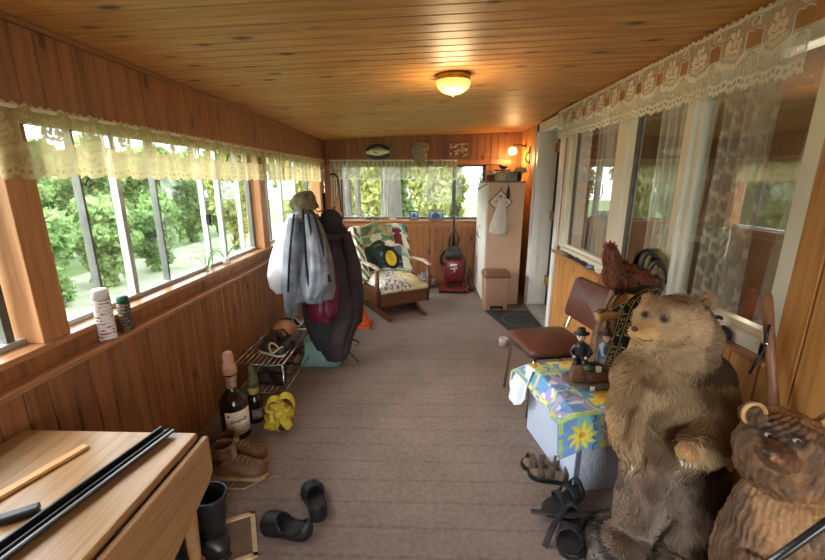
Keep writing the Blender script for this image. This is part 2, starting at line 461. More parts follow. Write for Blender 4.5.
# door in white casing
t = MB(); dx = XR + .0
zt = 2.135
t.bx(dx - .022, XF + .03, 4.73, 4.85, 0, zt).bx(dx - .022, XF + .03, 3.89, 3.98, 0, zt).bx(dx - .022, XF + .03, 3.89, 4.85, zt - .085, zt)
t.bx(dx - .03, XF + .03, 4.825, 4.85, 0, zt)
t.bx(dx + .01, dx + .26, 4.74, 4.78, 0, zt - .08).bx(dx + .01, dx + .26, 3.95, 3.97, 0, zt - .08).bx(dx + .01, dx + .26, 3.96, 4.76, zt - .10, zt - .08)
d1 = struct(t.build('door_1', M_white, bevel=.004))
MB().bx(dx - .03, dx + .26, 3.97, 4.74, 0, .03).build('threshold', plain('threshold_aluminium', S(180, 176, 168), S(140, 136, 130), 20, .4, metal=.4), d1, bevel=.004)
sl = MB().bx(dx + .195, dx + .238, 3.98, 4.61, .035, zt - .105)
for (a, c) in ((.2, .95), (1.1, 1.95)): sl.bx(dx + .190, dx + .196, 4.06, 4.53, a, c)
sl = sl.build('door_panel', M_white, d1, bevel=.006)
MB().bx(dx + .20, dx + .26, 4.61, 4.74, .035, zt - .105).build('gap_shade', M_dark, d1)  # dark solid put between door and jamb for the shade there
for z in (.35, 1.12, 1.88):
    h = MB().bx(dx + .17, dx + .198, 4.62, 4.742, z - .05, z + .05).cyl((dx + .18, 4.66, z - .055), (dx + .18, 4.66, z + .055), .012).build('hinge', M_brass, d1)
kb = MB().cyl((dx + .19, 4.04, 1.0), (dx + .15, 4.04, 1.0), .012).ell((dx + .14, 4.04, 1.0), (.022, .028, .028)); kb.build('handle', M_brass, d1)
# the room behind the house window
M_in = plain('house_wall', S(150, 120, 92), S(130, 100, 76), 3, .8)
M_inf = plain('house_floor', S(96, 78, 60), S(80, 62, 48), 3, .7)
struct(MB().bx(3.6, 3.7, .6, 6, 0, 2.3).bx(XR + .12, 3.7, .5, .6, 0, 2.3).bx(XR + .12, 3.7, 5.9, 6.0, 0, 2.3).build('wall_house', M_in))
struct(MB().bx(XR + .12, 3.7, .6, 5.9, -.1, 0).build('floor_house', M_inf))
struct(MB().bx(XR + .12, 3.7, .5, 6.0, 2.2, 2.3).build('ceiling_house', M_in))
# near end of the porch (behind the viewpoint): wall with a wide glazed doorway
m = MB().bx(XL - .1, -.05, YN - .1, YN, 0, 2.1).bx(1.22, XR + .1, YN - .1, YN, 0, 2.2).bx(-.05, 1.22, YN - .1, YN, 2.0, 2.2)
struct(m.build('wall_near', M_wb))
# ground outside
M_ground = plain('gravel_yard', S(150, 152, 132), S(116, 124, 92), 2.2, .95, detail=5)
M_lawn = plain('lawn', S(92, 118, 58), S(66, 92, 42), 3, .95, detail=5)
struct(MB().bx(-40, 40, -30, 50, -.9, -.8).build('ground', M_lawn))
struct(MB().bx(-8.6, -5.6, -12, 22, -.8, -.77).build('path', M_ground))
# ---------------------------------------------------------------- daylight and lamps
w = bpy.data.worlds.new('sky'); SC.world = w; w.use_nodes = True
nt = w.node_tree; bg = nt.nodes['Background']
bg.inputs[0].default_value = (.86, .93, 1.0, 1); bg.inputs[1].default_value = 4.2
def sun(name, d, st, ang, col=(1, 1, 1)):
    l = bpy.data.lights.new(name, 'SUN'); l.energy = st; l.angle = math.radians(ang); l.color = col
    o = bpy.data.objects.new(name, l); COL.objects.link(o); o.rotation_euler = V(d).to_track_quat('-Z', 'Y').to_euler(); return o
sun('hazy_sun', (.85, .30, -.30), 5.5, 60, (1, .96, .9))
def point(name, loc, e, col, r=.05):
    l = bpy.data.lights.new(name, 'POINT'); l.energy = e; l.color = col; l.shadow_soft_size = r
    o = bpy.data.objects.new(name, l); COL.objects.link(o); o.location = loc; return o
SC.view_settings.view_transform = 'Standard'; SC.view_settings.look = 'None'
SC.view_settings.gamma = 1; SC.view_settings.use_curve_mapping = False
SC.view_settings.exposure = 1.28
try:
    SC.cycles.use_denoising = True; SC.cycles.denoiser = 'OPENIMAGEDENOISE'
    SC.cycles.max_bounces = 10; SC.cycles.diffuse_bounces = 6; SC.cycles.transparent_max_bounces = 24
    SC.cycles.sample_clamp_indirect = 6
except Exception: pass

# flush ceiling lamp
def glow_mat(name, c, st):
    t = NT(name)
    e = t.n('ShaderNodeEmission', {0: c, 1: st}).outputs[0]
    d = t.princ(S(236, 206, 140), .25)
    lw = t.n('ShaderNodeLayerWeight', {0: .35}).outputs['Facing']
    return t.end(t.n('ShaderNodeAddShader', {0: e, 1: d}).outputs[0])
M_dome = glow_mat('lit_glass_shade', (1, .66, .20, 1), .42)
M_bulb = glow_mat('lit_sconce_glass', (1, .62, .22, 1), 2.2)
cl = (.17, 2.56, zc(.17))
lamp = thing('ceiling_lamp', 'round frosted dome lamp with brass rim flush on ceiling, switched on', 'ceiling light', cl)
MB().lathe([(.0, 0), (.098, 0), (.102, -.008), (.098, -.016), (.102, -.026), (.098, -.035), (.0, -.035)], n=40).build('rim', M_brass, lamp)
prof = [(.104 * math.cos(a), -.035 - .072 * math.sin(a)) for a in [i * PI / 2 / 10 for i in range(10)]] + [(0, -.107)]
MB().lathe(prof, n=40).build('lamp_shade', M_dome, lamp)
MB().lathe([(0, -.107), (.008, -.108), (.006, -.116), (0, -.118)], n=14).build('finial', M_brass, lamp)
point('ceiling_lamp_light', (cl[0], cl[1], cl[2] - .17), 5, (1, .72, .38), .10)
# wall sconce
sc = thing('wall_sconce', 'small lit wall lamp with glass shade on dark arm above the wardrobe', 'wall light', (1.335, 5.5, 1.95))
MB().lathe([(0, 0), (.05, 0), (.045, .012), (0, .014)], r=rot(0, -PI / 2, 0)).build('wall_plate', M_brass, sc)
MB().tube([(-.01, 0, 0), (-.08, 0, .03), (-.14, 0, .03), (-.17, 0, .005)], .009).build('arm', plain('sconce_bronze', S(80, 52, 26), S(50, 32, 16), 10, .4, metal=.6), sc)
MB().lathe([(0, .0), (.028, 0), (.03, -.02), (0, -.02)], c=(-.17, 0, .012)).build('collar', M_brass, sc)
MB().lathe([(.03, -.01), (.052, -.03), (.058, -.07), (.045, -.10), (0, -.105)], c=(-.17, 0, .005)).build('lamp_shade', M_bulb, sc)
point('wall_sconce_light', (1.165, 5.5, 1.80), 5, (1, .6, .25), .05)
point('house_fill_light', (2.6, 3.0, 1.25), 13, (1, .82, .6), .12)  # added fill with no lamp, brightens the room behind the glass
# ---------------------------------------------------------------- trees and shrubs outside
def leaf_mat(name, c1, c2, c3):
    t = NT(name); v = t.coord()
    nz = t.noise(v, 1.3, 2); n2 = t.noise(v, 9, 2)
    c = t.ramp(t.math('ADD', t.math('MULTIPLY', nz, .5), t.math('MULTIPLY', n2, .5)), [(.36, c1), (.5, c2), (.62, c3)])
    d = t.n('ShaderNodeBsdfDiffuse', {0: c}).outputs[0]; tr = t.n('ShaderNodeBsdfTranslucent', {0: c}).outputs[0]
    return t.end(t.n('ShaderNodeMixShader', {0: .45, 1: d, 2: tr}).outputs[0])
M_leafs = [leaf_mat('foliage_green', S(72, 104, 50), S(122, 152, 90), S(170, 190, 134)),
           leaf_mat('foliage_pale', S(88, 118, 60), S(138, 162, 100), S(184, 200, 144)),
           leaf_mat('foliage_yellow', S(104, 112, 50), S(162, 162, 86), S(206, 202, 142)),
           leaf_mat('foliage_blue', S(76, 108, 92), S(112, 146, 128), S(160, 184, 168))]
M_bark = plain('bark', S(92, 84, 76), S(60, 54, 48), 9, .95, bump=.6, stretch=(1, 1, .25))
def foliage(blobs, n, size, seed):
    rr = random.Random(seed); m = MB(); vs = []; fs = []
    wts = [b[1][0] * b[1][1] * b[1][2] for b in blobs]
    for i in range(n):
        c, rad = rr.choices(blobs, wts)[0]
        while True:
            d = V((rr.uniform(-1, 1), rr.uniform(-1, 1), rr.uniform(-1, 1)))
            if .25 < d.length < 1: break
        p = V(c) + V((d.x * rad[0], d.y * rad[1], d.z * rad[2]))
        a = V((rr.gauss(0, 1), rr.gauss(0, 1), rr.gauss(0, .6))).normalized(); b = a.orthogonal().normalized()
        b = (Matrix.Rotation(rr.uniform(0, 6.3), 3, a) @ b)
        s = size * rr.uniform(.6, 1.4); q = a.cross(b)
        k = len(vs); vs += [p - b * s, p + q * s * .5, p + b * s, p - q * s * .5]; fs.append((k, k + 1, k + 2, k + 3))
    return m.add(vs, fs)
def tree(x, y, h, r, mi, label, group, trunk=.12, n=5200, size=.085, low=.2, seed=1, cat='tree', name='yard_tree'):
    g = -.8; rr = random.Random(seed)
    t = thing(name, label, cat, (x, y, g), 0, group)
    pts = [(rr.uniform(-.1, .1) * k, rr.uniform(-.1, .1) * k, h * .85 * k / 4) for k in range(5)]
    tr = MB().tube(pts, [trunk * (1.15 - .2 * k) for k in range(5)], 12)
    for k in range(7):
        z = h * rr.uniform(max(low, .25), .75); a = rr.uniform(0, 6.28)
        tr.tube([(0, 0, z), (math.cos(a) * r * .35, math.sin(a) * r * .35, z + .25), (math.cos(a) * r * .7, math.sin(a) * r * .7, z + .45)], [trunk * .35, trunk * .22, .01], 6)
    tr.build('trunk', M_bark, t)
    bl = []
    for k in range(16):
        z = h * (low + (1 - low) * (k + .5) / 16); f = math.sin(PI * min(1, .22 + .78 * (1 - k / 16))) ** .7
        a = rr.uniform(0, 6.28); q = rr.uniform(.25, .7) * r * f
        bl.append(((math.cos(a) * q, math.sin(a) * q, z), (r * .6 * f + .1, r * .6 * f + .1, h * .11)))
    f = foliage(bl, n, size, seed); f.build('foliage', M_leafs[mi], t, recalc=False)
    return t
LT = 'leafy green tree in the dense row beyond the side windows'
for i in range(22):
    rr = random.Random(50 + i)
    tree(-9.0 if i % 2 else -11.0, -4.0 + i * 1.12, rr.uniform(3.0, 3.5), .78, [0, 1, 0, 1, 1, 0, 1][i % 7], LT, 'trees in the row beyond the side windows', n=5600, low=.0, seed=60 + i, size=.105, trunk=.07)
LS = 'low bushy shrub at the foot of the tree row beyond the side windows'
for i in range(9):
    rr = random.Random(150 + i)
    tree(-6.9, -2.5 + i * 1.55, rr.uniform(1.6, 2.0), .52, i % 2, LS, 'shrubs at the foot of the tree row', n=3600, low=-.02, seed=160 + i, size=.085, trunk=.03, cat='shrub', name='yard_shrub')
LB = 'yellow-green tree in the thicket beyond the end window'
for i, (x, y, mi) in enumerate([(-6.4, 13.2, 2), (-4.2, 13.4, 2), (-2.0, 13.2, 2), (.2, 13.4, 2), (2.4, 13.2, 3), (4.6, 13.4, 3), (-5.3, 16, 1), (-3.1, 16, 2), (-.9, 16, 1), (1.3, 16, 2), (3.5, 16, 2)]):
    tree(x, y, 6.0, .82, mi, LB, 'trees in the thicket beyond the end window', n=6000, low=.0, seed=80 + i, size=.12, trunk=.07)
for nm, (u0, u1), Y, lab_ in (('a', (345, 352), 9.5, 'slim grey tree trunk seen at the hanging-hook side of the end window'), ('b', (355, 361), 10.5, 'slim grey tree trunk between the thick trunk and the slimmer outer one, outside end window'), ('c', (383, 401), 9.0, 'thick grey tree trunk seen through the middle of the end window')):
    p0 = at((u0 + u1) / 2, 216, Y); r = (u1 - u0) / 2 * mpp(p0)
    t = thing('bare_trunk_tree', lab_, 'tree', (p0.x, Y, -.8))
    MB().tube([(0, 0, 0), (.02, 0, 1.5), (-.02, .05, 3), (.05, 0, 5.5)], [r * 1.25, r, r * .95, r * .7], 16).build('trunk', M_bark, t)
    for q in range(5): MB().tube([(0, 0, 2.6 + .5 * q), (.3 * math.cos(q * 2.1), .05, 2.9 + .5 * q)], [r * .3, r * .1], 8).build('branch', M_bark, t)

# ---------------------------------------------------------------- lace valances
def lace_at(um, y, P=.21):
    x = (um / P) % 1.0
    nz = noise.noise(V((um * 60, y * 18, 0))); xs = x - .5
    xe = min(x, 1 - x)
    o = .46 + .10 * nz
    if y > .74: o = .44 + .45 * max(0, nz)
    if y < .44: o = .66 + .2 * nz
    d = math.hypot(xs / .50, (y - .64) / .32)          # hull-shaped arcs
    if y < .62 and .74 < d < 1.0: o = .98
    if y < .58 and d < .72: o = .72
    if y < .58 and .62 < d < .67: o = .3
    if xe < .16 and .50 < y < .74: o = .08              # open net windows
    if xe < .19 and (.475 < y < .50 or .74 < y < .765): o = .97
    if .16 < xe < .19 and .48 < y < .76: o = .97
    for cx, cy, rx, ry in ((0, .70, .085, .14), (-.14, .66, .08, .08), (.14, .66, .08, .08), (-.06, .80, .06, .06), (.06, .80, .06, .06), (0, .575, .22, .04)):
        if ((xs - cx) / rx) ** 2 + ((y - cy) / ry) ** 2 < 1: o = .98
        elif ((xs - cx) / rx) ** 2 + ((y - cy) / ry) ** 2 < 1.35: o = .25
    rr_ = math.hypot(xe / .11, (y - .87) / .07)
    if rr_ < 1: o = .97 if rr_ > .6 or rr_ < .25 else .3
    lb = .285 + .03 * math.sin(2 * PI * x)
    if abs(y - lb) < .028: o = .98 if math.sin(um * 2 * PI / .011) > -.2 else .15
    k = (um / (P / 9)) % 1.0 - .5; e = .105
    if y < .23: o = .62 + .25 * nz
    if y < .17: o = .95
    if math.hypot(k / .26, (y - e) / .028) < 1: o = .12
    if y < .03: o = .95 if abs(k) < .3 else .4
    if y > .955: o = .97
    return max(.05, min(1, o))
def lace_thick(um, y):
    o = lace_at(um, y)
    return o if o < .1 else min(1, .46 + .54 * o)
def lace_mat(name, c, k=1.0):
    t = NT(name)
    a = t.n('ShaderNodeAttribute', attribute_name='lace').outputs['Fac']
    col = t.ramp(t.noise(t.coord(), 30, 3), [(.3, tuple(x * .88 for x in c[:3]) + (1,)), (.7, c)])
    d = t.n('ShaderNodeBsdfDiffuse', {0: col}).outputs[0]; tl = t.n('ShaderNodeBsdfTranslucent', {0: col}).outputs[0]
    cl_ = t.n('ShaderNodeMixShader', {0: .36, 1: d, 2: tl}).outputs[0]
    tr = t.n('ShaderNodeBsdfTransparent').outputs[0]
    return t.end(t.n('ShaderNodeMixShader', {0: t.math('MULTIPLY', a, k), 1: tr, 2: cl_}).outputs[0])
M_lace = lace_mat('cream_lace', S(250, 246, 232))
M_lace_l = lace_mat('backlit_cream_lace', S(206, 190, 144))  # same cream lace, coloured darker for its backlit look
M_lace_b = lace_mat('pale_net_lace', S(236, 230, 206), .8)
M_rod = plain('white_rod', S(222, 216, 196), S(205, 198, 176), 9, .4)
def valance(name, p0, p1, nrm, top0, top1, bot0, bot1, mat, label, folds=.02, step=.0045, P=.21, seed=1, full=1.0, lacefn=lace_at, nv=60):
    p0, p1, nrm = V(p0), V(p1), V(nrm); L = (p1 - p0).length; nu = int(L / step)
    fl = []
    def fn(u, v):
        s = u * L; um = s * full
        fo = folds * (.35 + .65 * (1 - v)) * (math.sin(s * 2 * PI / .17 + 1.3 * math.sin(s * 3.1 + seed)) + .5 * math.sin(s * 2 * PI / .073 + seed + 2 * noise.noise(V((s * 2, seed, 0)))))
        zt_ = lerp(top0, top1, u); zb = lerp(bot0, bot1, u)
        sc_ = abs(math.sin(PI * um / (P / 2.5)))
        zb = zb + .016 * (1 - sc_) + .012 * noise.noise(V((s * 1.7, seed, 3)))
        zt2 = zt_ + .005 * math.sin(s * 2 * PI / .035)
        p = p0.lerp(p1, u) + nrm * (fo + .012); p.z = lerp(zb, zt2, v)
        fl.append(lacefn(um, v)); return p
    m = MB(); m.sheet(nu, nv, fn); m.fl = fl
    root = thing(name, label, 'valance', (p0.x, p0.y, top0))
    m.build('lace', mat, root, W=True)
    MB().cyl(p0 + nrm * .008 + V((0, 0, top0 - .012)), p1 + nrm * .008 + V((0, 0, top1 - .012)), .007).build('rod', M_rod, root, W=True)
    return root
valance('lace_valance', (-1.41, .35, 0), (-1.41, 4.05, 0), (1, 0, 0), 1.775, 1.785, 1.53, 1.515, M_lace_l, 'long cream lace valance hanging over the near side windows', folds=.016, seed=2, lacefn=lace_thick, full=1.15)
valance('lace_valance', (-1.41, 4.0, 0), (-1.41, 5.72, 0), (1, 0, 0), 1.785, 1.80, 1.525, 1.50, M_lace_l, 'cream lace valance over the side window behind the hanging coats', folds=.016, seed=5, lacefn=lace_thick, full=1.2)
def net_at(um, y):
    o = .50 + .24 * noise.noise(V((um * 26, y * 5, 1))) + .12 * math.sin(um * 2 * PI / .06)
    if y < .08: o = .75
    if .5 < y < .56: o += .2
    if y > .93: o = .9
    return max(.1, min(1, o))
valance('lace_valance', (-1.32, 5.70, 0), (.46, 5.70, 0), (0, -1, 0), 1.80, 1.80, 1.52, 1.52, M_lace_b, 'thin pale net valance across the end window under the fish', folds=.012, seed=8, lacefn=net_at, nv=40)
valance('lace_valance', (1.28, 4.05, 0), (1.28, 1.50, 0), (-1, 0, 0), 2.150, 2.150, 1.895, 1.865, M_lace, 'cream patterned lace valance over the white house window', folds=.006, seed=4)

# ---------------------------------------------------------------- sheer curtains inside the house window
def sheer(y0, y1, label, diamonds=False, seed=0, dens=.5, tie=0):
    nu, nv = 90, 60; fl = []
    def fn(u, v):
        y = lerp(y0, y1, u); z = lerp(.80, 2.03, v)
        y += tie * (v - .5) * (u - .2)
        x = 1.47 + .018 * math.sin(u * (y1 - y0) * 2 * PI / .055 + seed + .6 * math.sin(v * 3)) + .01 * math.sin(u * 9 + seed)
        o = dens + .1 * math.sin(u * 31 + seed)
        if diamonds:
            a = ((y - z * .6) / .12) % 1; b = ((y + z * .6) / .12) % 1
            if min(a, b, 1 - a, 1 - b) < .06: o = .95
        fl.append(o); return V((x, y, z))
    m = MB(); m.sheet(nu, nv, fn); m.fl = fl
    return tag(m.build('sheer_curtain', M_sheer, origin=(1.47, (y0 + y1) / 2, .80)), label, 'curtain')
M_sheer = lace_mat('white_voile', S(240, 240, 236), .85)
sheer(3.05, 3.55, 'sheer white curtain behind the house window pane next to the door', seed=1)
sheer(2.2, 2.62, 'gathered sheer curtain behind the middle pane of the house window', seed=2, dens=.6)
sheer(1.80, 2.12, 'sheer curtain with diamond pattern behind the large house window pane', True, 3, .5)
sheer(1.44, 1.66, 'plain sheer curtain beside the window frame above the broom handle', False, 4, .5, -.12)
# ================================================================ LEFT SIDE
M_oak = pine('oak_laminate', S(178, 138, 92), S(136, 98, 58), 'y', 'x', .045, rough=.24, knots=0, var=.12, spec=.5)
M_oakz = pine('oak_edge', S(170, 130, 86), S(132, 94, 56), 'y', 'z', .4, rough=.4, knots=0, var=.05)
M_black = plain('black_plastic', S(30, 30, 32), S(20, 20, 22), 12, .35)
M_rubber = plain('black_rubber', S(34, 36, 38), S(24, 25, 27), 10, .35, spec=.5)
M_chrome = plain('chrome', S(205, 205, 202), S(180, 180, 178), 10, .18, metal=1.0)
M_brownlea = plain('brown_leather', S(116, 82, 54), S(80, 54, 34), 14, .6, bump=.25)
M_darklea = plain('dark_leather', S(62, 50, 42), S(44, 35, 30), 16, .55, bump=.2)
M_tansole = plain('tan_sole', S(170, 134, 96), S(132, 100, 68), 12, .7)
M_steel = plain('steel', S(190, 192, 195), S(160, 162, 166), 16, .25, metal=.9)

# --- drop-leaf table
tb = thing('drop_leaf_table', 'worn light oak drop-leaf table standing against the window-side wall', 'table', (-1.05, .7, 0))
MB().bx(-1.335, -.745, .18, 1.125, .685, .71).build('tabletop', M_oak, tb, W=True, bevel=.004)
MB().prism([(-.735, 1.134, .692), (-.735, 1.134, .56), (-.735, 1.10, .53), (-.735, .86, .44), (-.735, .2, .44), (-.735, .18, .692)], (.02, 0, 0)).build('drop_leaf', M_oakz, tb, W=True, bevel=.003)
MB().bx(-1.28, -.80, .26, 1.07, .60, .685).build('apron', M_oakz, tb, W=True, bevel=.003)
for (x, y) in ((-.785, 1.075), (-1.29, 1.075), (-.785, .25), (-1.29, .25)):
    MB().lathe([(.0, 0), (.015, 0), (.018, .02), (.017, .2), (.026, .45), (.026, .56), (.022, .58), (.03, .60), (.03, .685), (0, .685)], c=(x, y, 0), n=16).build('leg', M_oakz, tb, W=True)
# black rail lying on the table
p0, p1 = atz(168, 431, .722), atz(-30, 578, .722)
d = (p1 - p0)
rl = thing('door_weatherstrip', 'long black plastic rail lying lengthwise on the oak table', 'rail', p0)
MB().bar(p0, p1, .044, .006).bar(p0 + V((-.018, 0, .009)), p1 + V((-.018, 0, .009)), .008, .020).bar(p0 + V((.006, 0, .006)), p1 + V((.006, 0, .006)), .006, .012).build('rail', M_black, rl, W=True, bevel=.0015)
MB().bar(p0 + V((.019, 0, .004)), p1 + V((.019, 0, .004)), .006, .008).build('bright_lip', plain('rail_grey', S(120, 122, 124), S(95, 97, 99), 10, .3), rl, W=True)
p0, p1 = atz(86, 446, .716), atz(-20, 507, .716)
tag(MB().bar(p0, p1, .026, .010).build('wood_strip', pine('strip_pine', S(226, 178, 118), S(198, 146, 88), 'y', 'x', .3, knots=0), origin=p0, bevel=.001), 'thin orange-brown wooden strip lying on the oak table by the wall', 'wood strip')
p0, p1 = atz(40, 507, .722), atz(-12, 524, .722)
kn = thing('scraper', 'black-handled scraper lying at the edge of the oak table', 'scraper', p0)
MB().bar(p0, p0.lerp(p1, .8), .026, .018).build('handle', M_black, kn, W=True, bevel=.004)
MB().bar(p0.lerp(p1, .8), p0.lerp(p1, 1.6), .022, .003).build('blade', M_steel, kn, W=True)

# --- spray cans on the ledge
def spray(name, x, y, z, r, h, body, cap, label, band=None):
    t = thing(name, label, 'spray can', (x, y, z))
    MB().lathe([(0, 0), (r * .96, 0), (r, .006), (r, h * .78), (r * .97, h * .80), (0, h * .80)]).build('can', body, t)
    MB().lathe([(0, h * .80), (r * .93, h * .80), (r * .93, h * .97), (r * .80, h), (0, h)]).build('cap', cap, t)
    if band: MB().lathe([(r * 1.01, h * .3), (r * 1.012, h * .32), (r * 1.012, h * .6), (r * 1.01, h * .62)]).build('label_band', band, t)
def can_print(name, base, ink, sc):
    t = NT(name); v = t.coord((60, 60, 160))
    c = t.ramp(t.noise(v, sc, 2), [(.48, base), (.52, ink)], 'CONSTANT')
    z = t.n('ShaderNodeSeparateXYZ', {0: t.coord()}).outputs[2]
    row = t.math('GREATER_THAN', t.math('SINE', t.math('MULTIPLY', z, 420)), .1)
    return t.end(t.princ(t.mix(row, base, c), .35))
spray('spray_can', -1.387, 1.59, .842, .034, .228, can_print('can_print_pale', S(226, 218, 214), S(128, 84, 80), .6), plain('can_cap_white', S(238, 236, 232), None, 8, .4), 'tall pale spray can with white cap on the window ledge')
spray('spray_can', -1.383, 1.70, .842, .026, .165, can_print('can_print_dark', S(52, 58, 58), S(170, 120, 60), .8), plain('can_cap_green', S(28, 82, 66), None, 8, .4), 'short dark spray can with green cap beside the taller pale can')
# --- plant cuttings on the sill
M_leafy = plain('sprig_green', S(120, 160, 60), S(84, 128, 44), 30, .6)
M_jar = glass_mat('jar_glass', 1.45, (.95, .97, .95, 1))
for (u, v, hgt, sd, lb_) in ((207, 270, .09, 3, 'leafy green plant cutting in a small glass jar on the window sill'), (226, 262, .075, 9, 'sparse small cutting in a white cup on the window sill')):
    p = atz(u, v, .926); p.x = -1.46; p = V((-1.462, atx(u, v, -1.462).y, .9255))
    t = thing('plant_cutting', lb_, 'plant', p)
    MB().lathe([(0, 0), (.024, 0), (.028, .045), (.026, .046), (.022, .006), (0, .006)], n=20).build('jar' if sd == 3 else 'cup', M_jar if sd == 3 else plain('cup_white', S(240, 240, 238), None, 5, .3), t)
    rr = random.Random(sd); m = MB(); st = MB()
    for k in range(7):
        a = rr.uniform(0, 6.28); l = rr.uniform(.6, 1) * hgt; q = V((math.cos(a) * l * .9, math.sin(a) * l * 1.4, .05 + l))
        st.tube([(0, 0, .01), q * .5 + V((0, 0, .03)), q], .0022, 6)
        dv = (q - V((0, 0, .06))).normalized(); sd_ = dv.cross(V((0, 0, 1))).normalized() if abs(dv.z) < .99 else V((1, 0, 0))
        def lf(uu, vv, q=q, dv=dv, sd_=sd_): return q + dv * ((uu - .3) * .06) + sd_ * ((vv - .5) * .03 * math.sin(PI * min(1, max(0.02, uu)))) + V((0, 0, -.03 * uu * uu + .006 * abs(vv - .5)))
        m.sheet(6, 4, lf)
    st.build('stem', M_leafy, t); m.build('leaves', M_leafy, t)

# ---------------------------------------------------------------- footwear makers (heel at x=0, toe at +x)
WT = [(0, .0), (.03, .22), (.1, .34), (.3, .37), (.45, .35), (.65, .44), (.8, .48), (.92, .38), (.97, .25), (1, .0)]
def wtab(t, tab=WT):
    for (a, x), (b, y) in zip(tab, tab[1:]):
        if t <= b: return lerp(x, y, (t - a) / (b - a))
    return tab[-1][1]
def outline(L, W, z, n=24, k=1.0, side=1):
    up = [V((L * (.5 - .5 * math.cos(PI * i / n)), 0, z)) for i in range(n + 1)]
    pts = []
    for p in up: t = p.x / L; pts.append(V((p.x, W * k * wtab(t) + side * .06 * W * math.sin(PI * t), z)))
    for p in reversed(up[1:-1]): t = p.x / L; pts.append(V((p.x, -W * k * wtab(t) + side * .06 * W * math.sin(PI * t), z)))
    return pts
def sole_mb(L, W, h, z=0, side=1, k=1.0): return MB().prism(outline(L, W, z, side=side, k=k), (0, 0, h))
def upper_mb(L, W, H, hs, side=1, o0=.07, o1=.5, oa=.95, hh=None):
    hh = hh or (lambda t: lerp(.8, 1.0, t / .45) if t < .45 else lerp(1.0, .55, (t - .45) / .55))
    def fn(u, v):
        t = .5 - .5 * math.cos(PI * u); a = PI * v
        w = W * wtab(t) * .98
        return V((L * t, w * math.cos(a) * (1 - .1 * math.sin(a)) + side * .06 * W * math.sin(PI * t), hs + H * hh(t) * math.sin(a) ** .75 * (1 if t < .9 else max(0, 1 - ((t - .9) / .1) ** 2) * .9 + .1)))
    def keep(u, v):
        t = .5 - .5 * math.cos(PI * u)
        return not (((t - (o0 + o1) / 2) / ((o1 - o0) / 2)) ** 2 + (abs(v - .5) * 2 / oa) ** 2 < 1)
    return MB().sheet(40, 28, fn, keep=keep)
def slip_on(name, label, loc, rz, L, W, H, mats, cat='shoe', group=None, side=1, tilt=0, o1=.5, trim=None):
    t = thing(name, label, cat, loc, rz, group); t.rotation_euler[0] = tilt
    sole_mb(L, W, .022, side=side).build('sole', mats[0], t, bevel=.005)
    upper_mb(L, W, H, .018, side=side, o1=o1).build('upper', mats[1], t, solid=.004)
    sole_mb(L * .96, W * .9, .004, .022, side=side).build('insole', mats[2], t)
    if trim:
        pts = []
        for i in range(30):
            a = 2 * PI * i / 30; tt = .07 + (o1 - .07) / 2 * (1 + math.cos(a)); vv = .5 + .95 / 2 * math.sin(a)
            w_ = W * wtab(tt) * .98; aa = PI * vv
            hh_ = lerp(.8, 1.0, tt / .45) if tt < .45 else lerp(1, .55, (tt - .45) / .55)
            pts.append(V((L * tt, w_ * math.cos(aa) * (1 - .1 * math.sin(aa)) + side * .06 * W * math.sin(PI * tt), .018 + H * hh_ * math.sin(aa) ** .75)))
        MB().tube(pts, .006, 8, closed=True).build('rim', trim, t)
    return t
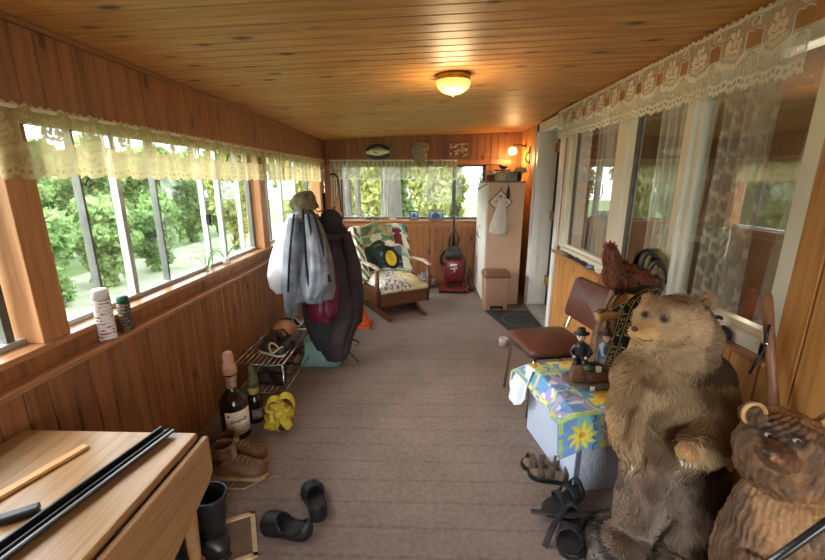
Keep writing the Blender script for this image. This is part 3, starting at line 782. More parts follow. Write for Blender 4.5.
def boot(name, label, loc, rz, L, W, Hs, mats, side=1, lean=0, laces=True, rub=False, group=None, cat='boot'):
    t = thing(name, label, cat, loc, rz, group); t.rotation_euler[1] = lean
    rings = []; n = 24
    def ring(c, ax, ry, half):
        return [V(c) + V(ax) * (half * math.cos(2 * PI * k / n)) + V((0, ry * math.sin(2 * PI * k / n), 0)) for k in range(n)]
    ms = .115
    steps = 10
    for k in range(steps + 1):
        z = lerp(Hs, ms + .005, k / steps); f = k / steps
        rx = lerp(.068 if rub else .046, .050, f) + (.006 * math.sin(f * 7) if not rub else 0)
        rings.append(ring((.062 + .004 * math.sin(f * 9), 0, z), (1, 0, 0), lerp(.062 if rub else .048, .040, f), rx))
    for ph in (15, 30, 45, 60, 75, 90):
        a = math.radians(ph); l = lerp(.115, .148, sst(0, 45, ph)) if ph <= 45 else lerp(.148, .098, sst(45, 90, ph))
        dx = V((-math.cos(a), 0, -math.sin(a))); P = V((.118, 0, ms - .003))
        rings.append(ring(P + dx * (l / 2), dx, lerp(.043, .040, ph / 90) * W / .1, l / 2))
    m = 10
    for k in range(1, m + 1):
        f = k / m; x = lerp(.118, L, f); h = lerp(.105, .06, sst(0, .7, f)) * (1 if f < .8 else math.sqrt(max(.02, 1 - ((f - .8) / .2) ** 2 * .85)))
        ww = W * (.40 + .10 * math.sin(PI * min(1, f * 1.1))) * (1 if f < .75 else math.sqrt(max(.03, 1 - ((f - .75) / .25) ** 2)))
        rings.append([V((x, ww * math.sin(2 * PI * q / n), .014 + h / 2 + h / 2 * math.cos(2 * PI * q / n))) for q in range(n)][::1])
    # keep ring vertex order consistent: rotate the foot rings so index 0 is at the sole
    k0 = steps + 7
    for i in range(k0, len(rings)): rings[i] = [rings[i][(q + n // 2) % n] for q in range(n)]
    for i in range(k0, len(rings)): rings[i] = [rings[i][0]] + rings[i][1:][::-1]
    m_ = MB(); m_.loft(rings, cap=False)
    m_.f.append([len(m_.v) - n + q for q in range(n)]); m_.sm.append(True); m_.mi.append(0)
    m_.build('upper', mats[1], t, solid=.004)
    sole_mb(L + .008, W * 1.02, .02, side=side).build('sole', mats[0], t, bevel=.004)
    MB().bx(.004, .07, -W * .3, W * .3, -.0, .018).build('heel', mats[0], t, bevel=.004)
    if laces:
        lc = MB()
        for k in range(6):
            z = lerp(.11, Hs - .02, k / 5); x = .124
            lc.tube([(x - .01, -.028, z), (x + .004, 0, z + .008), (x - .01, .028, z + .014)], .0028, 6)
            lc.tube([(x - .01, .028, z), (x + .005, 0, z + .008), (x - .01, -.028, z + .014)], .0028, 6)
        for k in range(4):
            x = .14 + .022 * k; z = .107 - .010 * k
            lc.tube([(x, -.026, z), (x + .006, 0, z + .012), (x + .01, .026, z)], .0028, 6)
        lc.build('laces', plain('boot_laces', S(150, 120, 84), S(120, 92, 60), 20, .8), t)
    else:
        MB().tube([V((.062 + .068 * math.cos(a), .062 * math.sin(a), Hs)) for a in [2 * PI * i / 24 for i in range(24)]], .006, 8, closed=True).build('rim', mats[0], t)
    return t
boot('work_boot', 'brown lace-up work boot behind its mate, beside the large bottle', (-1.145, 1.875, .002), .02, .28, .105, .15, [M_tansole, M_brownlea], 1)
boot('work_boot', 'brown lace-up work boot nearest the oak table with trailing lace', (-1.10, 1.75, .002), .05, .28, .105, .19, [M_tansole, M_brownlea], -1)
tag(MB().tube([(-.95, 1.70, .03), (-.98, 1.655, .006), (-.9, 1.66, .004), (-.84, 1.72, .004), (-.76, 1.755, .004)], .0028, 8).build('boot_lace', plain('pale_lace', S(190, 164, 120), None, 20, .8), origin=(-.95, 1.70, .004)), 'loose pale bootlace trailing on the carpet in front of brown boots', 'lace')
boot('rubber_boot', 'black rubber boot standing upright beside the table leg', (-.80, 1.27, .002), 2.6, .28, .105, .30, [M_rubber, M_rubber], 1, laces=False, rub=True)
boot('rubber_boot', 'black rubber boot half hidden under the oak table', (-.93, 1.19, .002), 2.9, .28, .105, .28, [M_rubber, M_rubber], -1, laces=False, rub=True)
# small wooden frame on floor
fr = thing('wooden_frame', 'small pale wooden frame lying on the carpet by the rubber boots', 'frame', (-.83, 1.355, 0), .45)
MB().bx(-.10, .10, -.12, .12, .002, .008).build('panel', plain('frame_card', S(120, 100, 80), S(98, 80, 62), 9, .8), fr)
MB().bx(-.11, .11, .105, .125, 0, .016).bx(-.11, .11, -.125, -.105, 0, .016).bx(-.11, -.09, -.125, .125, 0, .016).bx(.09, .11, -.125, .125, 0, .016).build('edge', pine('frame_pine', S(214, 184, 140), S(184, 148, 104), 'x', 'y', .2, knots=0), fr, bevel=.001)
M_clog = plain('clog_foam', S(30, 31, 34), S(22, 23, 25), 14, .5)
M_clogin = plain('clog_insole', S(52, 52, 56), S(38, 38, 42), 14, .8)
a = atz(311, 530, 0); b = atz(270, 514, 0)
slip_on('clog', 'black slip-on clog, the one nearer the table, toe pointing to the boots', atz(312, 536, .0), math.atan2(b.y - a.y, b.x - a.x) + .12, .25, .118, .07, [M_rubber, M_clog, M_clogin], side=1, o1=.62)
slip_on('clog', 'black slip-on clog turned away behind its mate on the carpet', atz(320, 523, .0), 2.05, .24, .118, .07, [M_rubber, M_clog, M_clogin], side=-1, o1=.62)

# --- big bottle
bp = V((-1.14, 2.10, 0))
M_bglass = plain('dark_brown_glass', S(40, 26, 16), S(28, 18, 12), 6, .12, spec=.6)
M_lab = plain('cream_label', S(226, 212, 186), S(210, 194, 166), 7, .7)
M_ink = plain('label_ink', S(40, 30, 28), None, 9, .7)
bt = thing('giant_bottle', 'giant dark whisky bottle with cream label and ball-topped cap on the floor', 'bottle', bp)
MB().lathe([(0, 0), (.076, 0), (.082, .008), (.082, .225), (.076, .255), (.055, .285), (.034, .305), (.028, .33), (.026, .40), (.03, .405), (.03, .42), (0, .42)], n=40).build('body', M_bglass, bt)
MB().lathe([(.0265, .322), (.029, .324), (.027, .40), (.0262, .40)]).build('neck_label', plain('neck_foil', S(172, 140, 118), S(120, 90, 70), 40, .5), bt)
MB().lathe([(0, .415), (.042, .418), (.040, .47), (.036, .475), (.030, .485), (.033, .520), (.024, .548), (0, .556)]).build('cap', plain('cap_pink', S(196, 150, 124), S(170, 124, 98), 12, .6), bt)
am = math.atan2(-bp.y, -bp.x) + .25
def onb(a, z, r=.0835): return V((r * math.cos(am + a), r * math.sin(am + a), z))
lb = MB().sheet(24, 2, lambda u, v: onb((u - .5) * 1.9, .045 + .155 * v)).build('label', M_lab, bt, solid=.0006)
ik = MB(); rr = random.Random(4)
ik.tube([onb((u - .5) * 1.15 + .055 * math.sin(u * 62), .137 + .011 * math.cos(u * 62) * (.7 + .5 * math.sin(u * 17)) + .005 * u, .0845) for u in [i / 140 for i in range(141)]], .0016, 5)
for k, (z, w_) in enumerate(((.165, .9), (.105, 1.1), (.095, .9), (.082, 1.0), (.07, .7), (.06, .9))):
    u = -w_ / 2
    while u < w_ / 2:
        l = rr.uniform(.04, .14); ik.tube([onb(u, z, .0845), onb(u + l * .5, z, .0845), onb(u + l, z, .0845)], .0013, 4); u += l + .04
ik.tube([onb(-.75, .175, .0845), onb(-.62, .178, .0845)], .006, 6)
ik.build('label_lettering', M_ink, lb)
b2 = thing('figural_bottle', 'slim dark bottle with green neck and gold band beside the giant bottle', 'bottle', (-1.085, 2.255, 0))
MB().lathe([(0, 0), (.045, 0), (.047, .01), (.047, .14), (.036, .18), (.024, .20), (0, .20)], n=26).build('body', M_bglass, b2)
MB().lathe([(.024, .195), (.034, .205), (.036, .235), (.028, .25), (0, .25)]).build('band', plain('gold_band', S(190, 168, 96), S(120, 100, 50), 40, .5), b2)
MB().lathe([(0, .24), (.034, .245), (.038, .28), (.030, .32), (.018, .34), (.02, .36), (.016, .385), (0, .39)]).build('neck', plain('olive_foil', S(92, 92, 58), S(60, 62, 40), 40, .6), b2)
MB().sheet(16, 2, lambda u, v: V((.048 * math.cos(am + (u - .5) * 1.6), .048 * math.sin(am + (u - .5) * 1.6), .03 + .07 * v))).build('label', plain('grey_label', S(120, 104, 104), S(80, 66, 66), 60, .7), b2, solid=.0006)
# --- yellow plastic bag
def crumple(c, rad, seed, amp=.25, sc=6, vox=.008, flat=.004):
    m = MB().ell((0, 0, 0), 1.0, nu=72, nv=48)
    out = []
    for p in m.v:
        n1 = abs(noise.noise(p * sc * .35 + V((seed, 0, 0)))) + .5 * abs(noise.noise(p * sc * .8 + V((0, seed, 0))))
        q = p * (1 + amp * (n1 * 2 - .7)); out.append(V((q.x * rad[0], q.y * rad[1], max(-rad[2] + flat, q.z * rad[2]) + 0)) + V(c))
    m.v = out; return m
yb = thing('plastic_bag', 'crumpled yellow plastic bag on the carpet below the shoe rack', 'bag', (-.90, 2.17, 0))
M_yel = plain('yellow_plastic', S(196, 172, 52), S(164, 140, 34), 12, .45, bump=.15)
crumple((0, 0, .085), (.085, .08, .09), 3, .34, 3.2).build('bag', M_yel, yb)
hb = MB()
for (dx, dy, s) in ((-.03, .01, 1), (.035, .03, 1.15)):
    def hf(u, v, dx=dx, dy=dy, s=s):
        a = PI * u; return V((dx + .05 * math.cos(a) * s, dy + .012 * math.sin(7 * u) + (v - .5) * .03, .12 + .085 * s * math.sin(a) + (v - .5) * .03))
    hb.sheet(24, 4, hf)
hb.build('bag_handle', M_yel, yb, solid=.001)
MB().lathe([(0, 0), (.026, 0), (.024, .003), (0, .004)], c=(.045, -.068, .055), r=rot(PI / 2 + .1, 0, .6)).build('printed_mark', M_ink, yb)

# --- shoe rack
rk = thing('shoe_rack', 'low chrome two-shelf shoe rack along the window-side wall', 'shoe rack', (-1.12, 2.8, 0))
x0, x1, y0, y1, zt_, zl = -1.29, -.955, 2.44, 3.22, .30, .09
for (xa, ya) in ((x0, y0), (x1, y0), (x0, y1), (x1, y1)):
    MB().tube([(xa, ya, 0), (xa, ya, zt_)], .007, 10).build('leg', M_chrome, rk, W=True)
for z in (zt_, zl):
    m = MB()
    m.tube([(x0, y0, z), (x1, y0, z), (x1, y1, z), (x0, y1, z)], .007, 10, closed=True)
    for k in range(1, 9): x = lerp(x0, x1, k / 9); m.cyl((x, y0, z), (x, y1, z), .0035, n=8)
    m.build('shelf', M_chrome, rk, W=True)
M_rim = plain('pale_shoe_trim', S(206, 196, 178), S(186, 174, 154), 12, .6)
M_tanlea = plain('tan_leather', S(176, 134, 88), S(142, 104, 64), 14, .6)
slip_on('house_shoe', 'black slip-on shoe with pale rim on the rack end nearest the bottles', (-.985, 2.56, .307), 2.6, .25, .10, .06, [M_rim, M_darklea, M_tanlea], trim=M_rim)
slip_on('house_shoe', 'dark slip-on shoe lying behind the pale-rimmed shoe on the rack', (-.985, 2.70, .307), 2.75, .25, .095, .065, [M_rubber, M_darklea, M_darklea], side=-1)
slip_on('house_shoe', 'dark woven shoe in the middle of the rack top below the tan cap', (-.975, 2.84, .307), 2.9, .25, .095, .075, [M_rubber, plain('woven_leather', S(96, 68, 56), S(50, 38, 32), 60, .6), M_darklea])
slip_on('house_shoe', 'dark shoe with light trim at the far end of the rack top', (-.97, 3.10, .307), 3.0, .26, .10, .085, [M_rim, M_darklea, M_darklea], side=-1, trim=M_rim)
for k, (y, lb_) in enumerate(((2.55, 'dark brown shoe on the lower rack shelf nearest the bottles'), (2.70, 'dark olive shoe second on the lower rack shelf'), (2.88, 'dark brown shoe third along the lower rack shelf'), (3.04, 'dark shoe farthest along the lower rack shelf'))):
    slip_on('low_shoe', lb_, (-.98, y, .097), 2.95, .25, .095, .075, [M_rubber, [M_darklea, plain('olive_canvas', S(92, 88, 60), S(64, 62, 44), 30, .8), M_brownlea, M_darklea][k], M_darklea], side=(-1) ** k)
cp = thing('baseball_cap', 'tan cap with dark peak on top of the shoe rack', 'cap', (-1.12, 2.98, .31), -1.0)
MB().lathe([(.095, 0), (.096, .03), (.088, .07), (.06, .10), (.02, .113), (0, .115)], n=32).build('crown', plain('tan_cap_cloth', S(206, 150, 104), S(180, 118, 76), 14, .85), cp, solid=.003)
MB().sheet(16, 8, lambda u, v: V((math.cos((u - .5) * 2.4) * (.09 + .075 * v * math.cos((u - .5) * 2.2)), math.sin((u - .5) * 2.4) * .093, .012 - .012 * v - .02 * (abs(u - .5) * 2) ** 2 + .01))).build('peak', M_darklea, cp, solid=.003)
# --- mint tub
gt = thing('plastic_tub', 'mint green plastic tub on the floor beneath the coats', 'tub', (-.87, 3.12, 0))
def rrect(a, b, r, z, n=6):
    pts = []
    for (sx, sy, a0) in ((1, 1, 0), (-1, 1, 90), (-1, -1, 180), (1, -1, 270)):
        for k in range(n + 1):
            an = math.radians(a0 + 90 * k / n); pts.append(V((sx * (a - r) + r * math.cos(an), sy * (b - r) + r * math.sin(an), z)))
    return pts
m = MB(); m.loft([rrect(.165, .10, .03, 0), rrect(.125, .085, .03, .22)], cap=False); m.f.append(list(range(28))); m.sm.append(False); m.mi.append(0)
M_mint = plain('mint_plastic', S(134, 168, 154), S(118, 152, 138), 6, .4)
m.build('tub', M_mint, gt, solid=.004)
MB().loft([rrect(.130, .09, .03, .212), rrect(.133, .093, .03, .222)]).build('lid', M_mint, gt, bevel=.002)

# --- coat stand and the clothes on it
cst = V((-.82, 3.28, 0))
st = thing('coat_stand', 'dark metal coat stand nearly hidden under coats, thin feet showing', 'coat stand', cst)
MB().cyl((0, 0, .12), (0, 0, 1.42), .013).build('pole', M_black, st)
for k, a in enumerate((-.6, .9, 2.4, 4.0)):
    MB().tube([(0, 0, .22), (.14 * math.cos(a), .14 * math.sin(a), .13), (.32 * math.cos(a), .32 * math.sin(a), .012)], .008, 8).build('leg', M_black, st)
for a in (.2, 1.8, 3.3, 4.9):
    MB().tube([(0, 0, 1.28), (.06 * math.cos(a), .06 * math.sin(a), 1.27), (.09 * math.cos(a), .09 * math.sin(a), 1.31)], .006, 8).build('hook', M_black, st)
def drape(rings, n=72, sub=8, k=(5, 11, 17), amp=.07, ph=0.0, flat=0):
    """rings: (v, u_left, u_right, Y, half depth) -> folded cloth body, open at the bottom"""
    out = []
    full = []
    for (a, b) in zip(rings, rings[1:]):
        for q in range(sub): full.append([lerp(x, y, q / sub) for x, y in zip(a, b)])
    full.append(list(rings[-1])); T = len(full)
    for i, (v, ul, ur, Y, dp) in enumerate(full):
        c = at((ul + ur) / 2, v, Y); a = (ur - ul) / 2 * mpp(c); g = i / T
        rg = []
        for q in range(n):
            th = 2 * PI * q / n
            f = 1 + amp * (.25 + .75 * g) * (math.sin(k[0] * th + ph + g * 1.5) + .6 * math.sin(k[1] * th + 2 * ph - g * 2.2) + .35 * math.sin(k[2] * th + g * 5 + ph))
            f += .05 * noise.noise(V((math.cos(th) * 2, math.sin(th) * 2, g * 6 + ph)))
            rg.append(c + V((a * math.cos(th) * f, dp * math.sin(th) * f, .02 * noise.noise(V((th * 1.2, g * 3, ph + 5))) * g)))
        out.append(rg)
    m = MB(); m.loft(out, cap=False)
    m.f.append(list(range(n))); m.sm.append(True); m.mi.append(0)
    return m
def cloth(name, c, c2, scale=7, rough=.85, sheen=0): return plain(name, c, c2, scale, rough, bump=.08, bscale=140, **({'Sheen Weight': sheen} if sheen else {}))
M_greyj = cloth('grey_jacket_cloth', S(124, 126, 134), S(76, 77, 84))
M_white_l = cloth('pale_lining', S(214, 212, 210), S(190, 188, 188))
M_maroon = plain('maroon_nylon', S(112, 30, 58), S(80, 18, 40), 10, .35, bump=.1)
M_blackc = cloth('black_brown_coat_cloth', S(54, 42, 44), S(34, 27, 29))
M_blackj = cloth('black_lining_cloth', S(36, 34, 38), S(24, 23, 26))
def coat(name, label, cat, base): return thing(name, label, cat, base)
# long dark coat
t = coat('long_coat', 'long dark brown-black coat hanging at the rocker side of the stand', 'coat', at(342, 350, 3.30))
drape([(214, 322, 334, 3.30, .05), (228, 316, 346, 3.30, .09), (255, 318, 355, 3.30, .12), (290, 322, 361, 3.28, .13), (315, 318, 362, 3.20, .13), (338, 316, 352, 3.04, .10), (352, 322, 349, 2.99, .07), (359, 327, 346, 2.98, .05)], amp=.05, ph=.7).build('body', M_blackc, t, W=True, solid=.003)
drape([(232, 340, 350, 3.22, .05), (265, 346, 361, 3.22, .06), (300, 350, 364, 3.21, .06), (322, 347, 362, 3.21, .05)], n=40, k=(3, 7, 9), amp=.05, ph=2).build('sleeve', M_blackc, t, W=True, solid=.003)
t = coat('nylon_jacket', 'shiny maroon jacket showing below the grey jacket hem', 'jacket', at(322, 328, 3.12))
drape([(222, 308, 322, 3.14, .05), (250, 304, 332, 3.14, .08), (285, 306, 338, 3.12, .10), (310, 308, 338, 3.10, .11), (326, 312, 330, 3.10, .09)], amp=.07, ph=3.1, k=(4, 9, 15)).build('body', M_maroon, t, W=True, solid=.003)
t = coat('rain_jacket', 'black jacket hanging under the grey one, hem lowest at the tub', 'jacket', at(315, 345, 3.20))
drape([(214, 304, 318, 3.20, .05), (240, 296, 330, 3.20, .09), (290, 300, 332, 3.18, .10), (322, 305, 336, 3.08, .08), (338, 311, 338, 2.99, .05), (350, 318, 338, 2.96, .03)], amp=.06, ph=1.4).build('body', M_blackj, t, W=True, solid=.003)
t = coat('grey_jacket', 'pale grey jacket with white lining hanging nearest on the coat stand', 'jacket', at(300, 300, 3.02))
jb = drape([(206, 298, 309, 3.08, .05), (214, 292, 315, 3.07, .08), (228, 287, 321, 3.05, .11), (248, 282, 327, 3.04, .12), (270, 281, 331, 3.03, .13), (288, 286, 332, 3.02, .13), (299, 290, 331, 3.02, .12)], amp=.12, ph=.3, k=(6, 11, 19))
jb.build('body', M_greyj, t, W=True, solid=.004)
drape([(214, 290, 300, 3.02, .04), (232, 279, 297, 3.0, .05), (256, 271, 293, 2.99, .05), (276, 267, 289, 2.99, .05), (288, 270, 285, 2.99, .04), (293, 276, 285, 2.99, .03)], n=48, k=(3, 7, 12), amp=.06, ph=5).build('lining', M_white_l, t, W=True, solid=.003)
drape([(218, 289, 300, 2.95, .05), (245, 284, 303, 2.93, .06), (275, 283, 301, 2.93, .06), (300, 284, 300, 2.93, .055), (315, 285, 299, 2.93, .05)], n=44, k=(4, 7, 11), amp=.06, ph=1).build('sleeve', M_greyj, t, W=True, solid=.004)
drape([(215, 304, 317, 2.94, .05), (240, 307, 326, 2.91, .06), (265, 309, 331, 2.90, .065), (285, 306, 331, 2.90, .06), (297, 306, 321, 2.90, .05)], n=44, k=(5, 9, 13), amp=.09, ph=4).build('sleeve', M_greyj, t, W=True, solid=.004)
st_ = MB()
for (pts, w_) in (([(303, 209), (304, 232), (306, 262), (309, 286)], .010), ([(313, 212), (320, 235), (325, 258), (330, 282)], .012), ([(294, 214), (291, 240), (289, 265), (288, 292)], .008), ([(308, 214), (312, 238), (317, 262), (320, 288)], .009)):
    st_.tube([at(u, v, 2.862) for (u, v) in pts], w_, 8, flat=.35)
st_.build('stripe_fold_shade', M_blackj, t, W=True)  # dark strips for jacket stripes and the shade in its folds
# hats on top
t = thing('bucket_cap', 'olive camouflage cap on top of the coat stand', 'cap', at(304, 204, 3.10))
c = at(305, 207, 3.1)
cm_ = MB().lathe([(.098, -.03), (.104, -.005), (.10, .02), (.102, .045), (.088, .075), (.078, .09), (.05, .112), (.02, .115), (0, .112)], c=c, n=40, r=rot(.15, -.25, 0)); cm_.v = [p + V((noise.noise(p * 16), noise.noise(p * 16 + V((7, 0, 0))), noise.noise(p * 13 + V((0, 9, 0))))) * .022 for p in cm_.v]
cm_.build('crown', plain('camouflage_cloth', S(112, 104, 76), S(52, 46, 34), 24, .9), t, W=True, solid=.003)
MB().sheet(20, 8, lambda u, v: c + rot(.15, -.25, 0) @ V((math.cos(PI + 1.0 + (u - .5) * 2.4) * (.1 + .10 * v), math.sin(PI + 1.0 + (u - .5) * 2.4) * (.1 + .10 * v), -.018 - .055 * v + .01 * math.cos(u * 8)))).build('peak', plain('camouflage_dark', S(70, 64, 48), S(40, 36, 28), 24, .9), t, W=True, solid=.003)
t = thing('felt_hat', 'black felt hat hung beside the camouflage cap', 'hat', at(330, 232, 3.16))
c = at(330, 224, 3.16)
rr_ = rot(.5, .45, 0)
MB().lathe([(.085, -.03), (.088, 0), (.085, .07), (.06, .10), (.02, .105), (0, .10)], c=c, n=32, r=rr_).build('crown', M_blackj, t, W=True, solid=.003)
MB().sheet(48, 6, lambda u, v: c + rr_ @ V((math.cos(2 * PI * u) * (.086 + .06 * v), math.sin(2 * PI * u) * (.086 + .05 * v), -.03 - .02 * v + .015 * v * math.cos(4 * PI * u))), closed=True).build('brim', M_blackj, t, W=True, solid=.003)
# orange cone behind
cn = thing('traffic_cone', 'orange cone-shaped marker between coats and rocking chair', 'cone', (-.70, 4.03, 0))
M_or = plain('orange_plastic', S(214, 96, 36), S(188, 76, 24), 8, .5)
MB().lathe([(.115, .02), (.105, .03), (.03, .42), (.026, .43), (0, .43)], n=28).build('cone', M_or, cn)
MB().loft([rrect(.14, .14, .03, 0), rrect(.14, .14, .03, .022)]).build('foot', M_or, cn, bevel=.004)
# ================================================================ BACK OF THE ROOM
M_redbrown = plain('rocker_wood', S(112, 70, 42), S(76, 46, 26), 16, .4, stretch=(1, 1, 6))
# --- platform rocker
rc = thing('platform_rocker', 'brown wooden rocking armchair with quilt-covered back and cream cushion', 'armchair', (-.385, 4.62, 0), math.radians(30)); rc.scale = (1.05, 1.05, 1.03)
for s in (-1, 1):
    MB().prism([(s * .24, -.43, 0), (s * .24, .40, 0), (s * .24, .36, .05), (s * .24, .1, .10), (s * .24, -.15, .10), (s * .24, -.40, .035)], (.045 * (1 if s < 0 else -1), 0, 0)).build('runner', M_redbrown, rc, bevel=.005)
    MB().tube([(s * .30, -.30, .14), (s * .315, -.315, .36), (s * .305, -.30, .56)], [.024, .03, .022], 12, flat=.8).build('arm_post', M_redbrown, rc)
    MB().tube([(s * .305, -.36, .565), (s * .315, -.2, .585), (s * .31, .05, .575), (s * .29, .24, .545)], [.026, .036, .032, .024], 14, flat=.45).build('armrest', plain('worn_arm', S(186, 172, 150), S(120, 92, 62), 8, .35), rc)
    MB().bx(s * .275, s * .31, -.28, .26, .16, .30).build('side_rail', M_redbrown, rc, bevel=.006)
MB().bx(-.28, .28, -.315, -.285, .14, .31).build('front_board', M_redbrown, rc, bevel=.005)
MB().bx(-.20, .20, -.2, .2, .09, .15).build('rocker_platform', M_redbrown, rc, bevel=.006)
def cushcol(p):
    n = noise.noise(p * 9) + .5 * noise.noise(p * 21)
    base = (lin(206), lin(190), lin(146))
    if p.x < .08 and n > -.25:
        return mixc((lin(214), lin(210), lin(206)), (lin(122), lin(104), lin(88)), 1 if noise.noise(p * 34) > .15 else 0)
    return mixc(base, (lin(166), lin(150), lin(104)), sst(.1, .5, n))
m = MB().sheet(40, 40, lambda u, v: V((lerp(-.285, .285, u), lerp(-.33, .24, v), .335 + .085 * (1 - (abs(2 * u - 1)) ** 6) * (1 - abs(2 * v - 1) ** 6) + .008 * noise.noise(V((u * 5, v * 5, 0))))))
m.sheet(40, 2, lambda u, v: V((lerp(-.285, .285, u), -.33 - .012 * math.sin(PI * v), lerp(.335, .29, v))))
m.col = [cushcol(p) for p in m.v]
m.build('seat_cushion', attr_mat('floral_cushion', .85), rc, solid=.01)
# back: padded board leaning back, then quilt over it
def backp(u, v, off=0):          # u -1..1 across, v 0..1 up
    w_ = .30 + .05 * v
    return V((u * w_, .20 + .24 * v - .09 * (1 - u * u) * 0 + .06 * u * u * -1 - off, .40 + .50 * v + .02 * (1 - u * u)))
m = MB(); m.sheet(20, 14, lambda a, b: backp(a * 2 - 1, b)); m.build('back_cushion', plain('back_pad', S(170, 160, 130), S(140, 128, 98), 8, .9), rc, solid=.08, soff=-1)
def quiltcol(u, v):
    x = u; y = v; g = noise.noise(V((u * 6, v * 9, 2)))
    cream = (lin(206), lin(204), lin(178)); dg = (lin(40), lin(58), lin(48)); gr = (lin(96), lin(124), lin(92)); blk = (lin(36), lin(38), lin(44)); wn = (lin(110), lin(48), lin(56)); teal = (lin(120), lin(168), lin(160)); tan = (lin(160), lin(142), lin(92))
    if math.hypot((x - .60) / .10, (y - .30) / .15) < 1: return (lin(224), lin(198), lin(56))
    if math.hypot((x - .60) / .15, (y - .30) / .22) < 1: return blk
    if math.hypot((x - .28) / .08, (y - .24) / .12) < 1: return blk
    if .16 < x < .80 and .10 < y < .56: return mixc(dg, (lin(92), lin(96), lin(110)), 1 if (g > .12 and x > .42) else 0)
    if .14 < x < .55 and .56 < y < .66: return mixc(tan, dg, 1 if g > .1 else 0)
    if .70 < x < .84 and .52 < y < .92: return mixc(wn, cream, 1 if g > .1 else 0)
    if .18 < x < .70 and .66 < y < .80: return mixc(gr, cream, 1 if g > 0 else 0)
    if .18 < x < .62 and .80 < y: return mixc(tan, gr, 1 if g > .05 else 0)
    if x < .14 or x > .90:
        k = int((x * 3 + y) * 18) % 4
        return (cream, gr, wn if x < .1 else dg, cream)[k]
    if y < .10: return (cream, gr)[int(y * 40 + x * 2) % 2]
    return mixc(cream, teal, 1 if g > .2 else 0)
def quilt(u, v):
    uu = (u - .5) * 2.28; vv = v * 1.10 - .06
    cu = max(-1, min(1, uu)); ex = uu - cu
    p = backp(cu, min(vv, 1.0), .105)
    p.x += ex * .16; p.y += abs(ex) * .5 + (max(0, vv - 1) * 1.4); p.z -= abs(ex) * .35 - .02 * math.sin(PI * u) - (.03 if vv > .95 else 0)
    nn = V((u * 5, v * 4, 1)); p.y -= .018 * noise.noise(nn * 1.4) + .010 * math.sin(u * 22 + v * 9); p.z += .012 * math.sin(u * 17) * (v > .5)
    return p
m = MB(); cc = []
def qf(u, v): cc.append(quiltcol(u, v)); return quilt(u, v)
m.sheet(110, 90, qf); m.col = cc
qd = m.build('quilt', attr_mat('quilt_cloth', .9, fine=.35, bscale=60, bump=.2), rc, solid=.012, soff=-1)
lab(qd, 'patchwork quilt with a green tractor and yellow wheel')
# --- vacuum cleaner
M_vred = plain('vacuum_red', S(116, 26, 32), S(90, 18, 24), 6, .28)
vc = thing('upright_vacuum', 'red and black upright vacuum cleaner standing below the end window', 'vacuum cleaner', (.42, 5.40, 0))
m = MB(); m.loft([rrect(.20, .12, .04, .012), rrect(.20, .12, .04, .05), rrect(.17, .10, .05, .085)]); m.build('base', M_vred, vc, bevel=.004)
MB().bx(-.205, .205, -.13, -.10, .008, .03).build('bumper', M_black, vc, bevel=.006)
MB().bx(-.09, .09, -.09, .0, .08, .125).build('motor_cover', M_black, vc, bevel=.012)
for s in (-1, 1): MB().cyl((s * .17, .06, .04), (s * .2, .06, .04), .04).build('wheel', M_black, vc)
m = MB(); m.loft([rrect(.10, .055, .03, .12), rrect(.125, .07, .03, .18), rrect(.13, .075, .03, .42), rrect(.12, .07, .03, .47)]); m.xf(rot(-.10), (0, .02, 0)); m.build('bag_housing', M_vred, vc)
m = MB(); m.loft([rrect(.12, .075, .03, .47), rrect(.125, .08, .03, .53), rrect(.09, .06, .03, .60), rrect(.05, .04, .02, .64)]); m.xf(rot(-.10), (0, .02, 0)); m.build('upper_housing', plain('vacuum_grey', S(62, 62, 64), S(34, 34, 36), 14, .4), vc)
MB().tube([V((0, .085, .62)), V((0, .115, .8)), V((0, .135, .94)), V((0, .12, 1.03)), V((0, .13, 1.05))], [.03, .02, .017, .019, .012], 12).build('handle', M_black, vc)
MB().tube([(.05, .1, .6), (.06, .06, .75), (.02, .07, .86), (-.05, .08, .78), (-.06, .07, .62)], .012, 8).build('cord', M_black, vc)
MB().tube([(-.11, .06, .56), (-.17, .08, .5), (-.175, .08, .4), (-.13, .07, .36)], .022, 12).build('hose', M_black, vc)
MB().tube([(.10, -.03, .56), (.15, -.01, .45), (.155, .02, .25), (.12, .05, .1)], .011, 8).build('side_tube', M_black, vc)
lg = MB(); q = lambda x, z: V((x, -.060 + (z - .3) * .1, z))
for pts in ([(-.055, .40), (0, .405), (.05, .40), (.035, .375), (0, .378), (-.05, .37)], [(-.05, .345), (.01, .35), (.045, .365), (.05, .345), (.01, .325), (-.04, .33)], [(-.005, .38), (.02, .34), (0, .30), (.02, .285)], [(-.03, .29), (-.012, .285), (-.02, .275)]):
    lg.prism([q(x, z) for x, z in pts], (0, -.004, 0))
lg.build('white_logo', plain('logo_white', S(226, 214, 210), None, 5, .5), vc)
# cables and bag on floor
tag(crumple((.02, 5.60, .10), (.13, .09, .10), 11, .35, 8).build('clear_bag', plain('clear_crumpled_plastic', S(172, 164, 172), S(120, 112, 124), 14, .3, bump=.2), origin=(.02, 5.60, .0)), 'crumpled translucent plastic bag on the floor behind the rocker', 'bag')
tag(MB().tube([(.62, 5.66, .02), (.66, 5.55, .10), (.70, 5.60, .2), (.68, 5.66, .28), (.64, 5.62, .14), (.69, 5.50, .012), (.62, 5.46, .012), (.70, 5.38, .012)], .010, 8).build('power_cord', M_black, origin=(.66, 5.55, .012)), 'black cord bundled on the floor between vacuum and wardrobe', 'cord')
